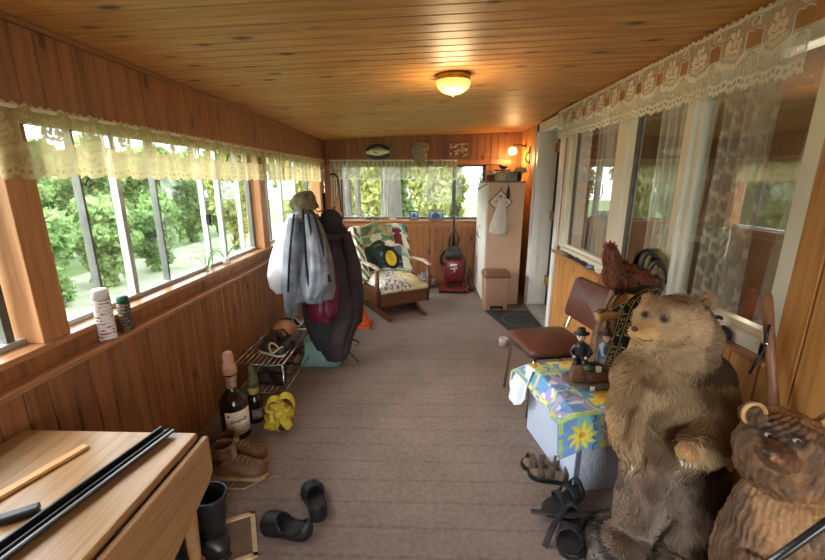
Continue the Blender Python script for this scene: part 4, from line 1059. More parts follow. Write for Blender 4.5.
# --- wardrobe
M_ward = plain('wardrobe_tan', S(206, 174, 146), S(198, 164, 136), 2, .5)
M_wardd = plain('wardrobe_white', S(228, 224, 214), S(218, 213, 202), 2, .45)
wd = thing('wardrobe', 'tall tan storage cabinet with pale door beside the house door', 'wardrobe', (.97, 5.25, 0))
MB().bx(.770, 1.19, 4.82, 5.70, .0, 1.50).build('body', M_ward, wd, W=True, bevel=.003)
MB().bx(.765, 1.195, 4.815, 5.705, 1.496, 1.512).build('top_panel', plain('wardrobe_top', S(120, 96, 74), S(100, 78, 58), 4, .5), wd, W=True, bevel=.002)
for (a, b) in ((4.83, 5.255), (5.265, 5.69)):
    dr = MB().bx(.750, .769, a, b, .03, 1.49).build('door', M_wardd, wd, W=True, bevel=.003)
    yh = b - .05 if a < 5 else a + .05
    MB().tube([(.75, yh, .78), (.722, yh, .80), (.715, yh, .86), (.722, yh, .92), (.75, yh, .94)], .006, 8).build('handle', M_steel, dr, W=True)
# trash can
tc = thing('pedal_bin', 'tan plastic pedal bin with brown lid standing before the wardrobe', 'bin', (.875, 4.67, 0), .02)
m = MB(); m.loft([rrect(.135, .11, .02, 0), rrect(.15, .122, .02, .41)]); m.build('body', plain('bin_tan', S(172, 134, 114), S(164, 126, 106), 3, .5), tc, bevel=.002)
m = MB(); m.loft([rrect(.158, .13, .02, .405), rrect(.158, .13, .02, .43), rrect(.15, .12, .03, .465)]); m.build('lid', plain('bin_brown', S(128, 90, 72), S(118, 82, 64), 4, .4), tc, bevel=.003)
MB().bx(-.07, .08, -.123, -.10, .01, .055).build('recess_shade', M_dark, tc)  # dark block in place of the shade inside a recess
MB().bx(-.05, .06, -.15, -.11, .012, .028).build('pedal', plain('bin_pedal', S(140, 104, 86), None, 4, .5), tc, bevel=.004)
# mat
mt = thing('door_mat', 'black ribbed door mat with oval outline in front of the door', 'mat', (1.03, 4.23, 0))
def P(u, v): return atz(u, v, 0)
mc = [V((.735, 4.53, 0)), V((.905, 3.84, 0)), V((1.275, 3.93, 0)), V((1.255, 4.53, 0))]
MB().prism([p + V((0, 0, .001)) for p in mc], (0, 0, .009)).build('mat', plain('mat_rubber', S(52, 54, 56), S(36, 37, 39), 60, .8, bump=.5), mt, W=True, bevel=.003)
cm = sum(mc, V((0, 0, 0))) / 4
MB().tube([cm + V((.02 + .17 * math.cos(a), .20 * math.sin(a), .010)) for a in [2 * PI * i / 40 for i in range(40)]], .004, 6, closed=True).build('oval_ring', plain('mat_ring', S(92, 94, 94), None, 20, .8), mt, W=True)
# small white cup
p = atz(503, 345, 0)
tag(MB().lathe([(0, 0), (.035, 0), (.042, .07), (.04, .072), (.033, .006), (0, .006)], c=p).build('cup', plain('cup_plastic', S(222, 222, 220), None, 6, .5), origin=p), 'small white plastic cup on the carpet behind the brown chair', 'cup')

# --- on top of the wardrobe (top at z=1.512)
zt_ = 1.5125
t = thing('clay_pot', 'brown pot with pale domed lid on the wardrobe corner', 'pot', (.815, 5.0, zt_))
MB().lathe([(0, 0), (.05, 0), (.06, .03), (.058, .07), (0, .07)]).build('pot', plain('pot_brown', S(116, 72, 50), S(92, 54, 36), 10, .5), t)
MB().lathe([(.06, .07), (.05, .10), (.025, .118), (0, .12)]).build('lid', plain('pot_lid', S(206, 190, 160), S(184, 168, 136), 9, .6), t)
ks = thing('kitchen_scale', 'old dial kitchen scale on top of the wardrobe', 'kitchen scale', (.935, 4.93, zt_))
m = MB(); m.prism([(x, -.05, z) for x, z in ((-.09, 0), (.09, 0), (.085, .06), (.06, .11), (-.06, .11), (-.085, .06))], (0, .1, 0)); m.build('body', plain('scale_cream', S(186, 176, 148), S(160, 150, 122), 8, .5), ks, bevel=.008)
dl = MB().lathe([(0, 0), (.058, 0), (.06, .004), (0, .006)], c=(0, -.05, .056), r=rot(PI / 2)).build('dial', plain('dial_face', S(214, 206, 180), S(196, 186, 158), 5, .4), ks)
m = MB()
for k in range(24):
    a = 2 * PI * k / 24; m.bar((.044 * math.cos(a), -.0565, .056 + .044 * math.sin(a)), (.054 * math.cos(a), -.0565, .056 + .054 * math.sin(a)), .002, .001, (0, 1, 0))
m.bar((0, -.058, .056), (.02, -.058, .095), .004, .001, (0, 1, 0)); m.build('dial_marks', M_ink, dl)
MB().lathe([(0, .115), (.09, .118), (.10, .130), (.098, .133), (0, .125)], n=28).build('pan', plain('scale_pan', S(58, 54, 50), S(40, 37, 34), 12, .4), ks)
t = thing('duck_figurine', 'small dark bird ornament perched on the scale pan', 'ornament', (.945, 4.93, zt_ + .134))
b = MB().ell((0, 0, .022), (.045, .022, .02)).ell((-.04, 0, .045), (.018, .013, .014)).ell((-.028, 0, .035), (.014, .011, .016)).ell((.045, 0, .03), (.02, .012, .008))
skin(b, .004, 3).build('body', plain('bird_dark', S(60, 58, 56), S(34, 33, 32), 40, .5), t)
MB().ell((-.062, 0, .043), (.010, .006, .004)).build('beak', M_brass, t)
t = thing('metal_tin', 'grey and brown tin box next to the scale on the wardrobe', 'tin', (1.055, 4.92, zt_))
MB().bx(-.052, .052, -.05, .05, 0, .10).build('box', plain('tin_grey', S(132, 124, 112), S(96, 84, 70), 5, .4, metal=.3), t, bevel=.004)
MB().bx(-.055, .055, -.053, .053, .09, .108).build('lid', plain('tin_lid', S(110, 88, 66), None, 6, .4), t, bevel=.004)
t = thing('twig_basket', 'dark basket of dried twigs and pale plumes at the wall end of wardrobe', 'basket', (1.145, 4.99, zt_))
MB().lathe([(0, 0), (.032, 0), (.042, .07), (.039, .07), (.03, .005), (0, .005)]).build('basket', plain('basket_dark', S(70, 48, 34), S(44, 30, 22), 60, .8), t)
rr = random.Random(2); m = MB()
for k in range(34):
    a = rr.uniform(0, 6.28); e = V((rr.uniform(-.09, .10), rr.uniform(-.08, .1), rr.uniform(.10, .20)))
    m.tube([(0, 0, .03), e * .6 + V((0, 0, .03)), e], [.003, .0025, .001], 5)
m.build('twigs', plain('twig_brown', S(104, 70, 44), S(70, 46, 28), 30, .9), t)
m = MB()
for k in range(5):
    e = V((-.05 + .03 * k, -.03, .12 + .01 * (k % 3))); m.ell(e, (.018, .012, .035), rot(0, .7 - .3 * k, 0))
m.build('plume', plain('plume_pale', S(196, 184, 160), S(160, 146, 120), 40, .9), t)
# --- hanging on the wardrobe's side facing the room (y=4.82)
t = thing('pot_holder', 'diamond-hung quilted pot holder behind the white cloth bag', 'pot holder', (.935, 4.815, 1.34))
c0 = at(500.5, 202, 4.805); s_ = .145
def dm(u, v): a, b = (u - .5) * 2, (v - .5) * 2; return c0 + V(((a - b) * s_ * .5, -.004 * (1 - a * a) * (1 - b * b), (a + b) * s_ * .5))
m = MB(); cc = []
def df(u, v):
    e = max(abs(u - .5), abs(v - .5)) * 2
    cc.append((lin(70), lin(62), lin(56)) if e > .92 else ((lin(214), lin(206), lin(188)) if e > .66 or noise.noise(V((u * 9, v * 9, 3))) < .12 else (lin(96), lin(84), lin(74)))); return dm(u, v)
m.sheet(30, 30, df); m.col = cc; m.build('pad', attr_mat('pot_holder_cloth', .9), t, W=True, solid=.006)
MB().tube([c0 + V((0, 0, s_ * .98)), c0 + V((.006, 0, s_ + .02)), c0 + V((-.004, -.002, s_ + .022)), c0 + V((0, 0, s_ * .98))], .0025, 6).build('loop', M_ink, t, W=True)
t = thing('drawstring_bag', 'white cloth drawstring bag hanging on the wardrobe side', 'bag', at(499, 233, 4.76))
drape([(198, 500, 504, 4.775, .012), (204, 497, 505, 4.77, .02), (214, 494, 506.5, 4.77, .03), (226, 490, 507.5, 4.77, .036), (232, 489.5, 507, 4.77, .034), (234, 492, 505, 4.77, .02)], n=48, k=(4, 7, 11), amp=.04, ph=1).build('bag', cloth('white_sack_cloth', S(214, 206, 194), S(196, 186, 172)), t, W=True)
MB().tube([at(502, 199, 4.775), at(502.5, 192, 4.785), at(503, 183, 4.81)], .003, 6).build('cord', plain('cord_white', S(200, 190, 176), None, 8, .8), t, W=True)
t = thing('hanging_brush', 'small dark bottle-shaped brush hanging at the wardrobe side', 'brush', at(508, 199, 4.79))
c0 = at(508, 199, 4.79)
MB().lathe([(0, 0), (.018, .004), (.021, .04), (.018, .10), (.010, .125), (.007, .15), (0, .152)], c=c0, n=16).build('brush_head', plain('brush_dark', S(52, 58, 54), S(34, 38, 36), 60, .8), t, W=True)
MB().tube([c0 + V((0, 0, .15)), c0 + V((0, .004, .2)), c0 + V((0, .02, .205))], .003, 6).build('loop', M_steel, t, W=True)
t = thing('strap_loop', 'black strap loop hanging over the wardrobe door edge', 'strap', at(475, 199, 4.85))
MB().tube([at(u, v, 4.84) for (u, v) in ((475.5, 184), (474.5, 192), (475.5, 199), (477, 198), (477.2, 190))] + [V((.752, 4.84, 1.485)), V((.752, 4.84, 1.47))], .008, 8, flat=.4).build('strap', M_black, t, W=True)
# iron hook on the wall
t = thing('iron_hook', 'dark curly iron hook on the wall beside the lit sconce', 'hook', (1.335, 5.30, 1.80))
MB().tube([(1.335, 5.28, 1.74), (1.30, 5.28, 1.76), (1.28, 5.28, 1.80), (1.30, 5.28, 1.85), (1.33, 5.28, 1.87), (1.335, 5.28, 1.92)], .008, 8).build('hook', M_black, t, W=True)
MB().bx(1.33, 1.34, 5.265, 5.295, 1.72, 1.94).build('back_plate', M_black, t, W=True, bevel=.002)

# --- on the end wall
yw = YB
c0 = at(378.5, 152, yw - .02)
fp = thing('fish_plaque', 'oval dark plaque with pale mounted fish on the end wall', 'plaque', (c0.x, yw, c0.z))
MB().lathe([(0, 0), (.205, 0), (.205, .012), (.19, .022), (0, .022)], c=(c0.x, yw, c0.z), n=48, r=rot(PI / 2)).build('oval_board', plain('plaque_dark', S(70, 70, 66), S(48, 47, 44), 8, .4), fp, W=True)
MB().tube([(c0.x + .198 * math.cos(a), yw - .018, c0.z + .198 * math.sin(a)) for a in [2 * PI * i / 48 for i in range(48)]], .010, 8, closed=True).build('rim', plain('plaque_rim', S(150, 150, 140), S(120, 120, 112), 20, .5), fp, W=True)

for o in fp.children:
    for v in o.data.vertices: v.co.z *= .56
m = MB()
cx = c0 + V((0, -.045, 0))
m.ell(cx + V((-.01, 0, .0)), (.135, .026, .052)).ell(cx + V((-.12, 0, -.008)), (.055, .022, .03)).ell(cx + V((.10, 0, 0)), (.06, .016, .026))
fb = skin(m, .006, 3)
fb.col = [(lin(232), lin(230), lin(190)) if p.z < cx.z + .018 + .012 * noise.noise(p * 40) else ((lin(176), lin(180), lin(116)) if p.z < cx.z + .042 else (lin(92), lin(100), lin(62))) for p in fb.v]
fb.build('fish_body', attr_mat('fish_skin', .35), fp, W=True)
fn_ = MB()
fn_.prism([cx + V((x, -.004, z)) for x, z in ((.13, .01), (.19, .05), (.178, .0), (.19, -.05), (.13, -.012))], (0, .008, 0))
fn_.prism([cx + V((x, -.003, z)) for x, z in ((-.06, .045), (-.02, .075), (.03, .068), (.07, .05), (.06, .03), (-.05, .04))], (0, .006, 0))
fn_.prism([cx + V((x, -.028, z)) for x, z in ((-.06, -.005), (-.02, -.03), (-.01, -.01), (-.05, .005))], (0, .004, 0))
fn_.build('fins', plain('fish_fin', S(150, 150, 96), S(110, 112, 66), 30, .5), fp, W=True)
MB().ell(cx + V((-.135, -.020, .008)), .007).build('eye', M_black, fp, W=True)
c0 = at(422, 154, yw - .1)
hn = thing('hornet_nest', 'grey papery hornet nest on twig mounted above the net valance', 'hornet nest', (c0.x, yw, c0.z))
m = MB().ell(c0 + V((-.03, 0, .02)), (.115, .085, .13)).ell(c0 + V((-.02, 0, -.10)), (.06, .05, .075)).ell(c0 + V((.03, 0, .08)), (.07, .06, .07))
nb = skin(m, .010, 2)
nb.v = [p + (p - c0).normalized() * (.012 * math.sin(p.z * 160 + 4 * noise.noise(p * 12))) for p in nb.v]
nb.build('nest', plain('nest_paper', S(178, 170, 136), S(92, 92, 70), 22, .95, stretch=(1, 1, 3)), hn, W=True)
m = MB(); rr = random.Random(6)
m.tube([c0 + V((.06, .08, .17)), c0 + V((.09, .02, .05)), c0 + V((.10, .0, -.08)), c0 + V((.085, 0, -.17))], [.014, .012, .010, .006], 8)
for k in range(16):
    a = c0 + V((.09, .02, rr.uniform(-.14, .16))); m.tube([a, a + V((rr.uniform(-.02, .09), rr.uniform(-.05, .03), rr.uniform(-.05, .06)))], [.005, .002], 5)
m.build('twig', plain('nest_twig', S(150, 108, 54), S(96, 66, 32), 20, .9), hn, W=True)
c0 = at(459, 150, yw - .015)
pf = thing('picture_frame', 'rustic wooden frame with faded picture on end wall beside the nest', 'picture', (c0.x, yw, c0.z))
x, z = c0.x, c0.z
MB().bx(x - .16, x + .16, yw - .006, yw, z - .115, z + .115).build('backing', M_trim, pf, W=True)
MB().bx(x - .16, x + .16, yw - .025, yw - .004, z + .085, z + .115).bx(x - .16, x + .16, yw - .025, yw - .004, z - .115, z - .085).bx(x - .16, x - .125, yw - .025, yw - .004, z - .085, z + .085).bx(x + .125, x + .16, yw - .025, yw - .004, z - .085, z + .085).build('frame', pine('frame_wood', S(150, 92, 48), S(110, 62, 28), 'x', 'z', .2, knots=0), pf, W=True, bevel=.003)
t_ = NT('faded_print'); cpr = t_.ramp(t_.noise(t_.coord((1, 1, 2)), 16, 4), [(.38, S(70, 48, 32)), (.5, S(130, 100, 70)), (.6, S(206, 190, 160))])
MB().bx(x - .126, x + .126, yw - .010, yw - .006, z - .086, z + .086).build('print', t_.end(t_.princ(cpr, .6)), pf, W=True)
# hook with dangling cords on the corner post
c0 = at(333, 176, yw - .02)
t = thing('leash_hook', 'black curved hook with white cords hanging on the corner post', 'hook', (c0.x, yw, c0.z))
MB().tube([c0 + V((.10, -.02, -.50)), c0 + V((.09, -.03, -.2)), c0 + V((.075, -.04, -.02)), c0 + V((.03, -.05, .03)), c0 + V((-.03, -.04, .02)), c0 + V((-.02, -.02, -.02))], [.010, .012, .014, .018, .018, .012], 10).build('hook', M_black, t, W=True)
m = MB()
for k, dx in enumerate((-.025, .01, .045)): m.tube([c0 + V((dx, -.02, -.03)), c0 + V((dx + .005, -.022, -.2)), c0 + V((dx - .008, -.02, -.42 + .06 * k))], .008, 8)
m.build('cords', plain('cord_pale', S(210, 200, 180), S(180, 168, 146), 20, .8), t, W=True)
# --- on the end-window sill (z=.97)
zs = .9705; ys = yw - .035
def sillx(u, v=219): return at(u, v, ys).x
t = thing('torch', 'small blue torch lying on the end-window sill', 'torch', (sillx(367), ys, zs))
MB().cyl((-.045, 0, .022), (.03, 0, .02), .016).build('barrel', plain('torch_blue', S(40, 90, 150), S(28, 66, 116), 12, .4), t)
MB().cyl((.03, 0, .02), (.06, 0, .02), .017, .022).build('head', M_black, t)
for (u, l, c, c2, lb_, nm, ct) in ((376, .05, S(70, 60, 54), S(40, 34, 30), 'dark folded pocket knife on the end sill by the blue torch', 'pocket_knife', 'knife'), (384, .05, S(120, 92, 60), S(80, 58, 36), 'brown wooden piece on the end sill between knife and pale shell', 'wood_piece', 'wood piece'), (393, .05, S(206, 198, 180), S(176, 164, 140), 'pale shell-like piece on the end sill left of the photo frames', 'shell', 'shell')):
    m = MB().ell((0, 0, .016), (l, .02, .016)).ell((l * .6, .004, .018), (l * .5, .014, .010))
    o = skin(m, .005, 2); pp = V((sillx(u), ys, zs)); o.v = [p + pp for p in o.v]
    tag(o.build(nm, plain(nm + '_tone', c, c2, 30, .6), origin=pp), lb_.replace('left of', 'before'), ct)
def photo(u, w_, h_, label, mat, rz, sc, bw=.014):
    c0 = V((sillx(u), ys - .005, zs)); t = thing('photo_frame', label, 'photo frame', c0, rz)
    r = rot(-.14)
    f = MB()
    for (a, b, c_, d_) in ((-w_ / 2, w_ / 2, h_ - bw, h_), (-w_ / 2, w_ / 2, 0, bw), (-w_ / 2, -w_ / 2 + bw, bw, h_ - bw), (w_ / 2 - bw, w_ / 2, bw, h_ - bw)): f.bx(a, b, -.008, .008, c_, d_)
    f.xf(r); f.build('frame', mat, t, bevel=.002)
    tt = NT('photo_print_%d' % int(u)); vv = tt.coord()
    z_ = tt.n('ShaderNodeSeparateXYZ', {0: vv}).outputs[2]; nz = tt.noise(vv, sc, 3)
    cpr = tt.ramp(tt.math('ADD', tt.math('MULTIPLY', z_, 3.2), tt.math('MULTIPLY', nz, .35)), [(.30, S(110, 140, 180)), (.45, S(160, 190, 222)), (.62, S(206, 224, 240)), (.75, S(234, 240, 246))])
    pr_ = MB().bx(-w_ / 2 + bw, w_ / 2 - bw, -.002, .004, bw, h_ - bw); pr_.xf(r); po = pr_.build('print', tt.end(tt.princ(cpr, .25)), t)
    return t, r, po
t, r, po = photo(414, .125, .125, 'small dark-framed photo on the end-window sill', plain('frame_black', S(44, 40, 38), None, 9, .4), .1, 30)
MB().bx(-.022, .022, -.006, -.0025, .035, .085).xf(r).build('pictured_window', plain('print_dark', S(60, 80, 110), None, 20, .4), po)
t, r, po = photo(436, .205, .135, 'wider framed photo of a blue house on the end-window sill', plain('frame_pewter', S(96, 92, 84), S(70, 66, 60), 12, .4), -.04, 24)
m = MB(); m.prism([r @ V((x, -.004, z)) for x, z in ((-.06, .02), (-.06, .07), (-.01, .112), (.05, .08), (.05, .02))], (0, .0015, 0)); m.build('pictured_house', plain('print_house', S(66, 86, 112), S(50, 66, 90), 60, .4), po)
# ================================================================ RIGHT SIDE
# --- brown vinyl kitchen chair
M_vinyl_b = plain('brown_vinyl', S(98, 58, 46), S(80, 46, 37), 10, .38, bump=.05)
ch = thing('kitchen_chair', 'brown vinyl kitchen chair with chrome legs beside the tablecloth chest', 'chair', (.865, 2.565, 0), math.radians(-80))
m = MB(); m.loft([rrect(.20, .21, .06, .425), rrect(.215, .225, .07, .435), rrect(.215, .225, .07, .455), rrect(.19, .20, .06, .475)]); m.build('seat', M_vinyl_b, ch, bevel=.004)
MB().loft([rrect(.205, .215, .06, .413), rrect(.205, .215, .06, .426)]).build('seat_base', M_black, ch)
for s in (-1, 1):
    MB().tube([(s * .16, -.15, .415), (s * .185, -.185, .39), (s * .20, -.215, .0)], [.011, .011, .010], 10).build('leg', M_chrome, ch)
    MB().tube([(s * .16, .15, .415), (s * .185, .19, .38), (s * .205, .25, .0)], [.011, .011, .010], 10).build('leg', M_chrome, ch)
    MB().tube([(s * .15, .10, .42), (s * .17, .20, .425), (s * .18, .235, .47), (s * .185, .275, .62), (s * .18, .33, .84)], .011, 10).build('back_post', M_chrome, ch)
def bk(u, v, off):
    x = (u - .5) * 2; a = .215 * x; return V((a, .262 + .075 * v - .03 * (1 - x * x) * -1 * .6 - off, .565 + .29 * v))
m = MB()
ring = []
for off in (0, .028): pass
pts = rrect(.22, .145, .035, 0)
rg = []
for (o, k) in ((0, .96), (.006, 1), (.024, 1), (.034, .93)):
    rg.append([V((p.x * k, .300 + .26 * (p.y * k) + .05 * (p.x * k / .22) ** 2 * -.6 - o + .01, .705 + p.y * k * .97)) for p in pts])
m.loft(rg); m.build('backrest', M_vinyl_b, ch)

# --- chest with tablecloth
an = math.radians(10)
O = V((.755, 1.69, 0)); du = V((math.cos(an), math.sin(an), 0)); dv = V((-math.sin(an), math.cos(an), 0))
CW, CL, CH_ = .44, .54, .43
ck = thing('storage_chest', 'low pale blue-grey chest under the floral tablecloth', 'chest', O, an)
M_side = plain('chest_pale_blue', S(190, 202, 224), S(178, 190, 214), 3, .5)
t_ = NT('ribbed_panel'); vv = t_.coord(); xs_ = t_.n('ShaderNodeSeparateXYZ', {0: vv})
nzr = t_.noise(t_.coord((240, 240, 26)), 1.0, 3)
M_rib = t_.end(t_.princ(t_.ramp(nzr, [(.35, S(150, 154, 166)), (.65, S(190, 194, 204))]), .8, 0, t_.bump(nzr, .3)))
MB().bx(.01, CW - .01, .01, CL - .01, .03, CH_ - .006).build('body', M_side, ck)
MB().bx(0, .012, 0, CL, .0, CH_).build('side_panel', M_side, ck, bevel=.002)
MB().bx(CW - .012, CW, 0, CL, 0, CH_).build('side_panel', M_side, ck, bevel=.002)
MB().bx(.024, CW - .012, -.006, .012, .0, CH_ - .004).build('front_panel', M_rib, ck, bevel=.002)
MB().bx(.0, .024, -.008, .012, 0, CH_ - .004).build('corner_post', plain('corner_grey', S(96, 100, 110), S(80, 84, 94), 8, .5), ck, bevel=.002)
MB().bx(0, CW, 0, CL, CH_ - .004, CH_ + .006).build('lid', M_side, ck, bevel=.002)
YEL = (lin(232), lin(208), lin(76)); BLU = (lin(106), lin(152), lin(206)); LAV = (lin(168), lin(164), lin(206)); GRN = (lin(168), lin(196), lin(110)); ORG = (lin(212), lin(150), lin(70)); LGR = (lin(216), lin(214), lin(130))
def clothcol(a, b):
    """a across, b along, metres; irregular patchwork of flower squares"""
    S_ = .20; i = math.floor(a / S_); j = math.floor((b + .04 * (i % 2)) / S_); x = a / S_ - i - .5; y = (b + .04 * (i % 2)) / S_ - j - .5
    h = (i * 7 + j * 3 + (i * j) % 2) % 4
    base = (YEL, LAV, LGR, BLU)[h]
    n = noise.noise(V((a * 30, b * 30, h))); w_ = noise.noise(V((a * 8, b * 8, 5)))
    if abs(x) > .44 or abs(y) > .44: return (GRN, BLU, LGR, YEL)[(h + 1) % 4] if n < .2 else BLU
    r = math.hypot(x - .03, y + .04); th = math.atan2(y + .04, x - .03)
    if h in (0, 2, 3):
        pet = .24 + .10 * math.sin(th * 9 + w_ * 3)
        if r < .07: return ORG
        if r < pet: return mixc(ORG if h != 3 else YEL, YEL, sst(.05, .3, r + .1 * n))
        if r < pet + .05 and h == 3: return GRN
    if h == 1 and n > .22: return (lin(226), lin(228), lin(238)) if y < .1 else (lin(98), lin(134), lin(120))
    if abs(x - .32 - .04 * math.sin(y * 22)) < .025 and h != 1: return (lin(74), lin(84), lin(110))
    if w_ > .22: return BLU if h != 3 else (lin(140), lin(196), lin(190))
    return mixc(base, (1, 1, 1), .12 * max(0, n))
mL, mR, mN, mF = .12, .05, .175, .07
cc = []
def clf(u, v):
    a = lerp(-mL, CW + mR, u); b = lerp(-mN, CL + mF, v)
    cc.append(clothcol(a + .3, b + .35))
    ca = max(0, min(CW, a)); cb = max(0, min(CL, b)); ea, eb = a - ca, b - cb
    A, B = abs(ea), abs(eb); mn = min(A, B)
    drop = max(A, B) + .30 * mn
    wav = .010 * math.sin(a * 26) * (B > 0) * sst(0, .1, B) + .010 * math.sin(b * 22) * (A > 0) * sst(0, .1, A)
    off = .008
    sg = lambda x: (x > 0) - (x < 0)
    x = ca + sg(ea) * (off + .30 * A + mn * .55 + wav * (A > 0)); y = cb + sg(eb) * (off + .10 * B + mn * .70 + wav * (B > 0))
    if A == 0 and B == 0: x, y = a, b
    elif A == 0: x = a
    elif B == 0: y = b
    if A > 0:
        f = max(sst(.26, 0.0, b), sst(CL - .12, CL, b))
        if B == 0: x = ca + sg(ea) * (off + A * (.34 + .6 * f) + wav); drop = A * (.94 - .62 * f)
        else: x = ca + sg(ea) * (off + A * .94); drop = B + A * .34; y = cb + sg(eb) * (off + .16 * B)
    z = CH_ + .0075 - max(0, drop - .004) * (1 if drop > 0 else 0) + .003 * noise.noise(V((a * 12, b * 12, 0))) * (drop == 0)
    return V((x, y, max(.02, z)))
m = MB(); m.sheet(150, 190, clf); m.col = cc
tc_ = m.build('tablecloth', attr_mat('vinyl_cloth', .42, spec=.45, fine=.15, bscale=120), None); tc_.location = O; tc_.rotation_euler = (0, 0, an)
mod = tc_.modifiers.new('solid', 'SOLIDIFY'); mod.thickness = .002; mod.offset = 1
tag(tc_, 'colourful floral patchwork tablecloth in yellow and blue over the low chest', 'tablecloth')
def W_(a, b, z): return O + du * a + dv * b + V((0, 0, z))
m = MB().sheet(24, 24, lambda u, v: W_(.03 - .10 * min(1, v * 8), lerp(CL + .0, CL - .09, u), CH_ + .0064) if v < .12 else W_(-.075 - .012 * v - .022 * math.sin(u * 4 + .4) - .006 * math.sin(u * 19 + v * 3), lerp(CL + .08, CL - .09, u), CH_ - .050 - (.20 - .08 * (2 * u - 1) ** 2) * v))
tag(m.build('white_cloth', cloth('white_cotton', S(226, 228, 234), S(206, 210, 220)), origin=W_(-.06, CL - .02, CH_), solid=.004), 'white cloth hanging from the far corner of the low chest', 'cloth')

# --- figurine group on the tablecloth
fz = CH_ + .012
fp0 = atz(590, 384, fz)
fg = thing('figurine_group', 'dark ceramic figurine of two seated men in hats on a rocky log base', 'figurine', (fp0.x, fp0.y + .02, fz)); fg.scale = (1.22, 1.22, 1.30)
M_brk = plain('figurine_bark', S(122, 82, 58), S(74, 50, 38), 40, .7, bump=.3)
m = MB().ell((0, 0, .012), (.125, .095, .014))
skin(m.ell((.02, .01, .02), (.10, .08, .012)), .007, 2).build('base', plain('figurine_stone', S(112, 96, 88), S(74, 64, 60), 26, .7), fg)
m = MB()
m.tube([(-.10, -.035, .045), (.0, -.045, .05), (.10, -.03, .04)], [.026, .03, .024], 14).tube([(-.07, .01, .06), (.06, .02, .055)], [.03, .028], 14).ell((-.06, -.03, .075), (.04, .03, .02)).ell((.08, -.02, .07), (.03, .03, .026))
skin(m, .006, 2).build('log', M_brk, fg)
M_suit = plain('figurine_black', S(46, 42, 46), S(30, 28, 31), 30, .4)
M_blues = plain('figurine_blue', S(150, 176, 200), S(110, 136, 164), 30, .5)
M_skinc = plain('figurine_skin', S(222, 196, 176), S(206, 172, 150), 30, .5)
M_hat = plain('figurine_hat', S(70, 52, 48), S(44, 33, 31), 30, .45)
def little_man(x, y, z, rz, mat, lean, hat_mat):
    r = rot(0, lean, 0); Rz = rot(0, 0, rz)
    q = lambda p: Rz @ (r @ V(p)) + V((x, y, z))
    m = MB()
    m.tube([q((0, 0, .0)), q((0, 0, .04)), q((0, -.004, .075)), q((0, -.004, .092))], [.026, .027, .024, .010], 14)
    for s in (-1, 1):
        m.tube([q((s * .012, -.005, .01)), q((s * .018, -.05, .018)), q((s * .018, -.062, -.03)), q((s * .018, -.078, -.036))], [.015, .013, .010, .009], 10)
        m.tube([q((s * .022, -.002, .075)), q((s * .042, -.012, .045)), q((s * .026, -.045, .035))], [.011, .010, .007], 10)
    skin(m, .004, 2).build('suit', mat, fg)
    h = MB().ell(q((0, -.008, .112)), (.016, .017, .020)).ell(q((0, -.026, .110)), (.004, .005, .004))
    for s in (-1, 1): h.ell(q((s * .016, -.006, .112)), (.004, .004, .006))
    ho = h.build('head', M_skinc, fg)
    for s in (-1, 1): MB().ell(q((s * .024, -.048, .036)), (.007, .007, .006)).build('hand', M_skinc, fg)
    e = MB()
    for s in (-1, 1): e.ell(q((s * .006, -.0235, .116)), (.0025, .002, .0025))
    e.ell(q((0, -.024, .101)), (.006, .002, .0018)); e.build('facial_features', M_ink, ho)
    MB().lathe([(.034, 0), (.034, .003), (.018, .005), (.018, .022), (.013, .027), (0, .027)], c=q((0, -.004, .125)), r=Rz @ r, n=22).build('hat', hat_mat, fg)
little_man(-.035, .015, .088, -.5, M_suit, -.10, M_suit)
little_man(.055, .02, .082, .9, M_blues, .10, M_hat)
MB().bx(.0, .022, -.062, -.045, .075, .098).build('mug', plain('mug_white', S(232, 230, 226), None, 8, .4), fg, bevel=.002)
MB().ell((-.03, -.055, .09), (.022, .016, .014)).build('sack', plain('figurine_green', S(74, 92, 62), S(50, 64, 44), 30, .7), fg)
MB().bx(-.03, -.012, -.092, -.088, .008, .026).build('paper_tag', plain('tag_white', S(236, 236, 232), None, 8, .6), fg)

# --- tree-stump pedestal and mounted rooster
rb = V((1.03, 2.13, CH_ + .0075))
topz = .775
pd = thing('log_pedestal', 'short bark-covered log standing on the chest under the rooster', 'log', rb)
def logf(u, v):
    a = 2 * PI * u; rr_ = .062 + .012 * noise.noise(V((math.cos(a) * 2, math.sin(a) * 2, v * 4))) + .006 * math.sin(a * 9 + v * 2) + (.02 * (1 - v) ** 3)
    return V((rr_ * math.cos(a) + .01 * v, rr_ * math.sin(a), v * (topz - rb.z)))
m = MB().sheet(60, 26, logf, closed=True); m.f.append(list(range(60))[::-1]); m.sm.append(False); m.mi.append(0); m.f.append([26 * 60 + k for k in range(60)]); m.sm.append(False); m.mi.append(0)
m.build('log', plain('log_bark', S(132, 98, 78), S(84, 60, 50), 14, .9, bump=.5, stretch=(2, 2, .5)), pd)
skin(MB().tube([(-.06, -.01, topz - rb.z + .005), (.02, 0, topz - rb.z + .02), (.10, .01, topz - rb.z + .03)], [.03, .035, .025], 12).ell((.10, .0, topz - rb.z + .02), (.04, .035, .05)), .008, 2).build('driftwood', plain('driftwood', S(206, 160, 96), S(160, 112, 60), 14, .7, stretch=(.6, 2, 2)), pd)
rt = thing('mounted_rooster', 'mounted rooster with dark red plumage on the log by the house window', 'rooster', (rb.x, rb.y, topz + .035))
def rp(u, v, Y=2.13): return at(u, v, Y)
k_ = mpp(rp(630, 275))
def E_(m, u, v, ru, rv, ry, rr_=None, Y=2.13): return m.ell(rp(u, v, Y), (ru * k_, ry, rv * k_), rr_)
m = MB()
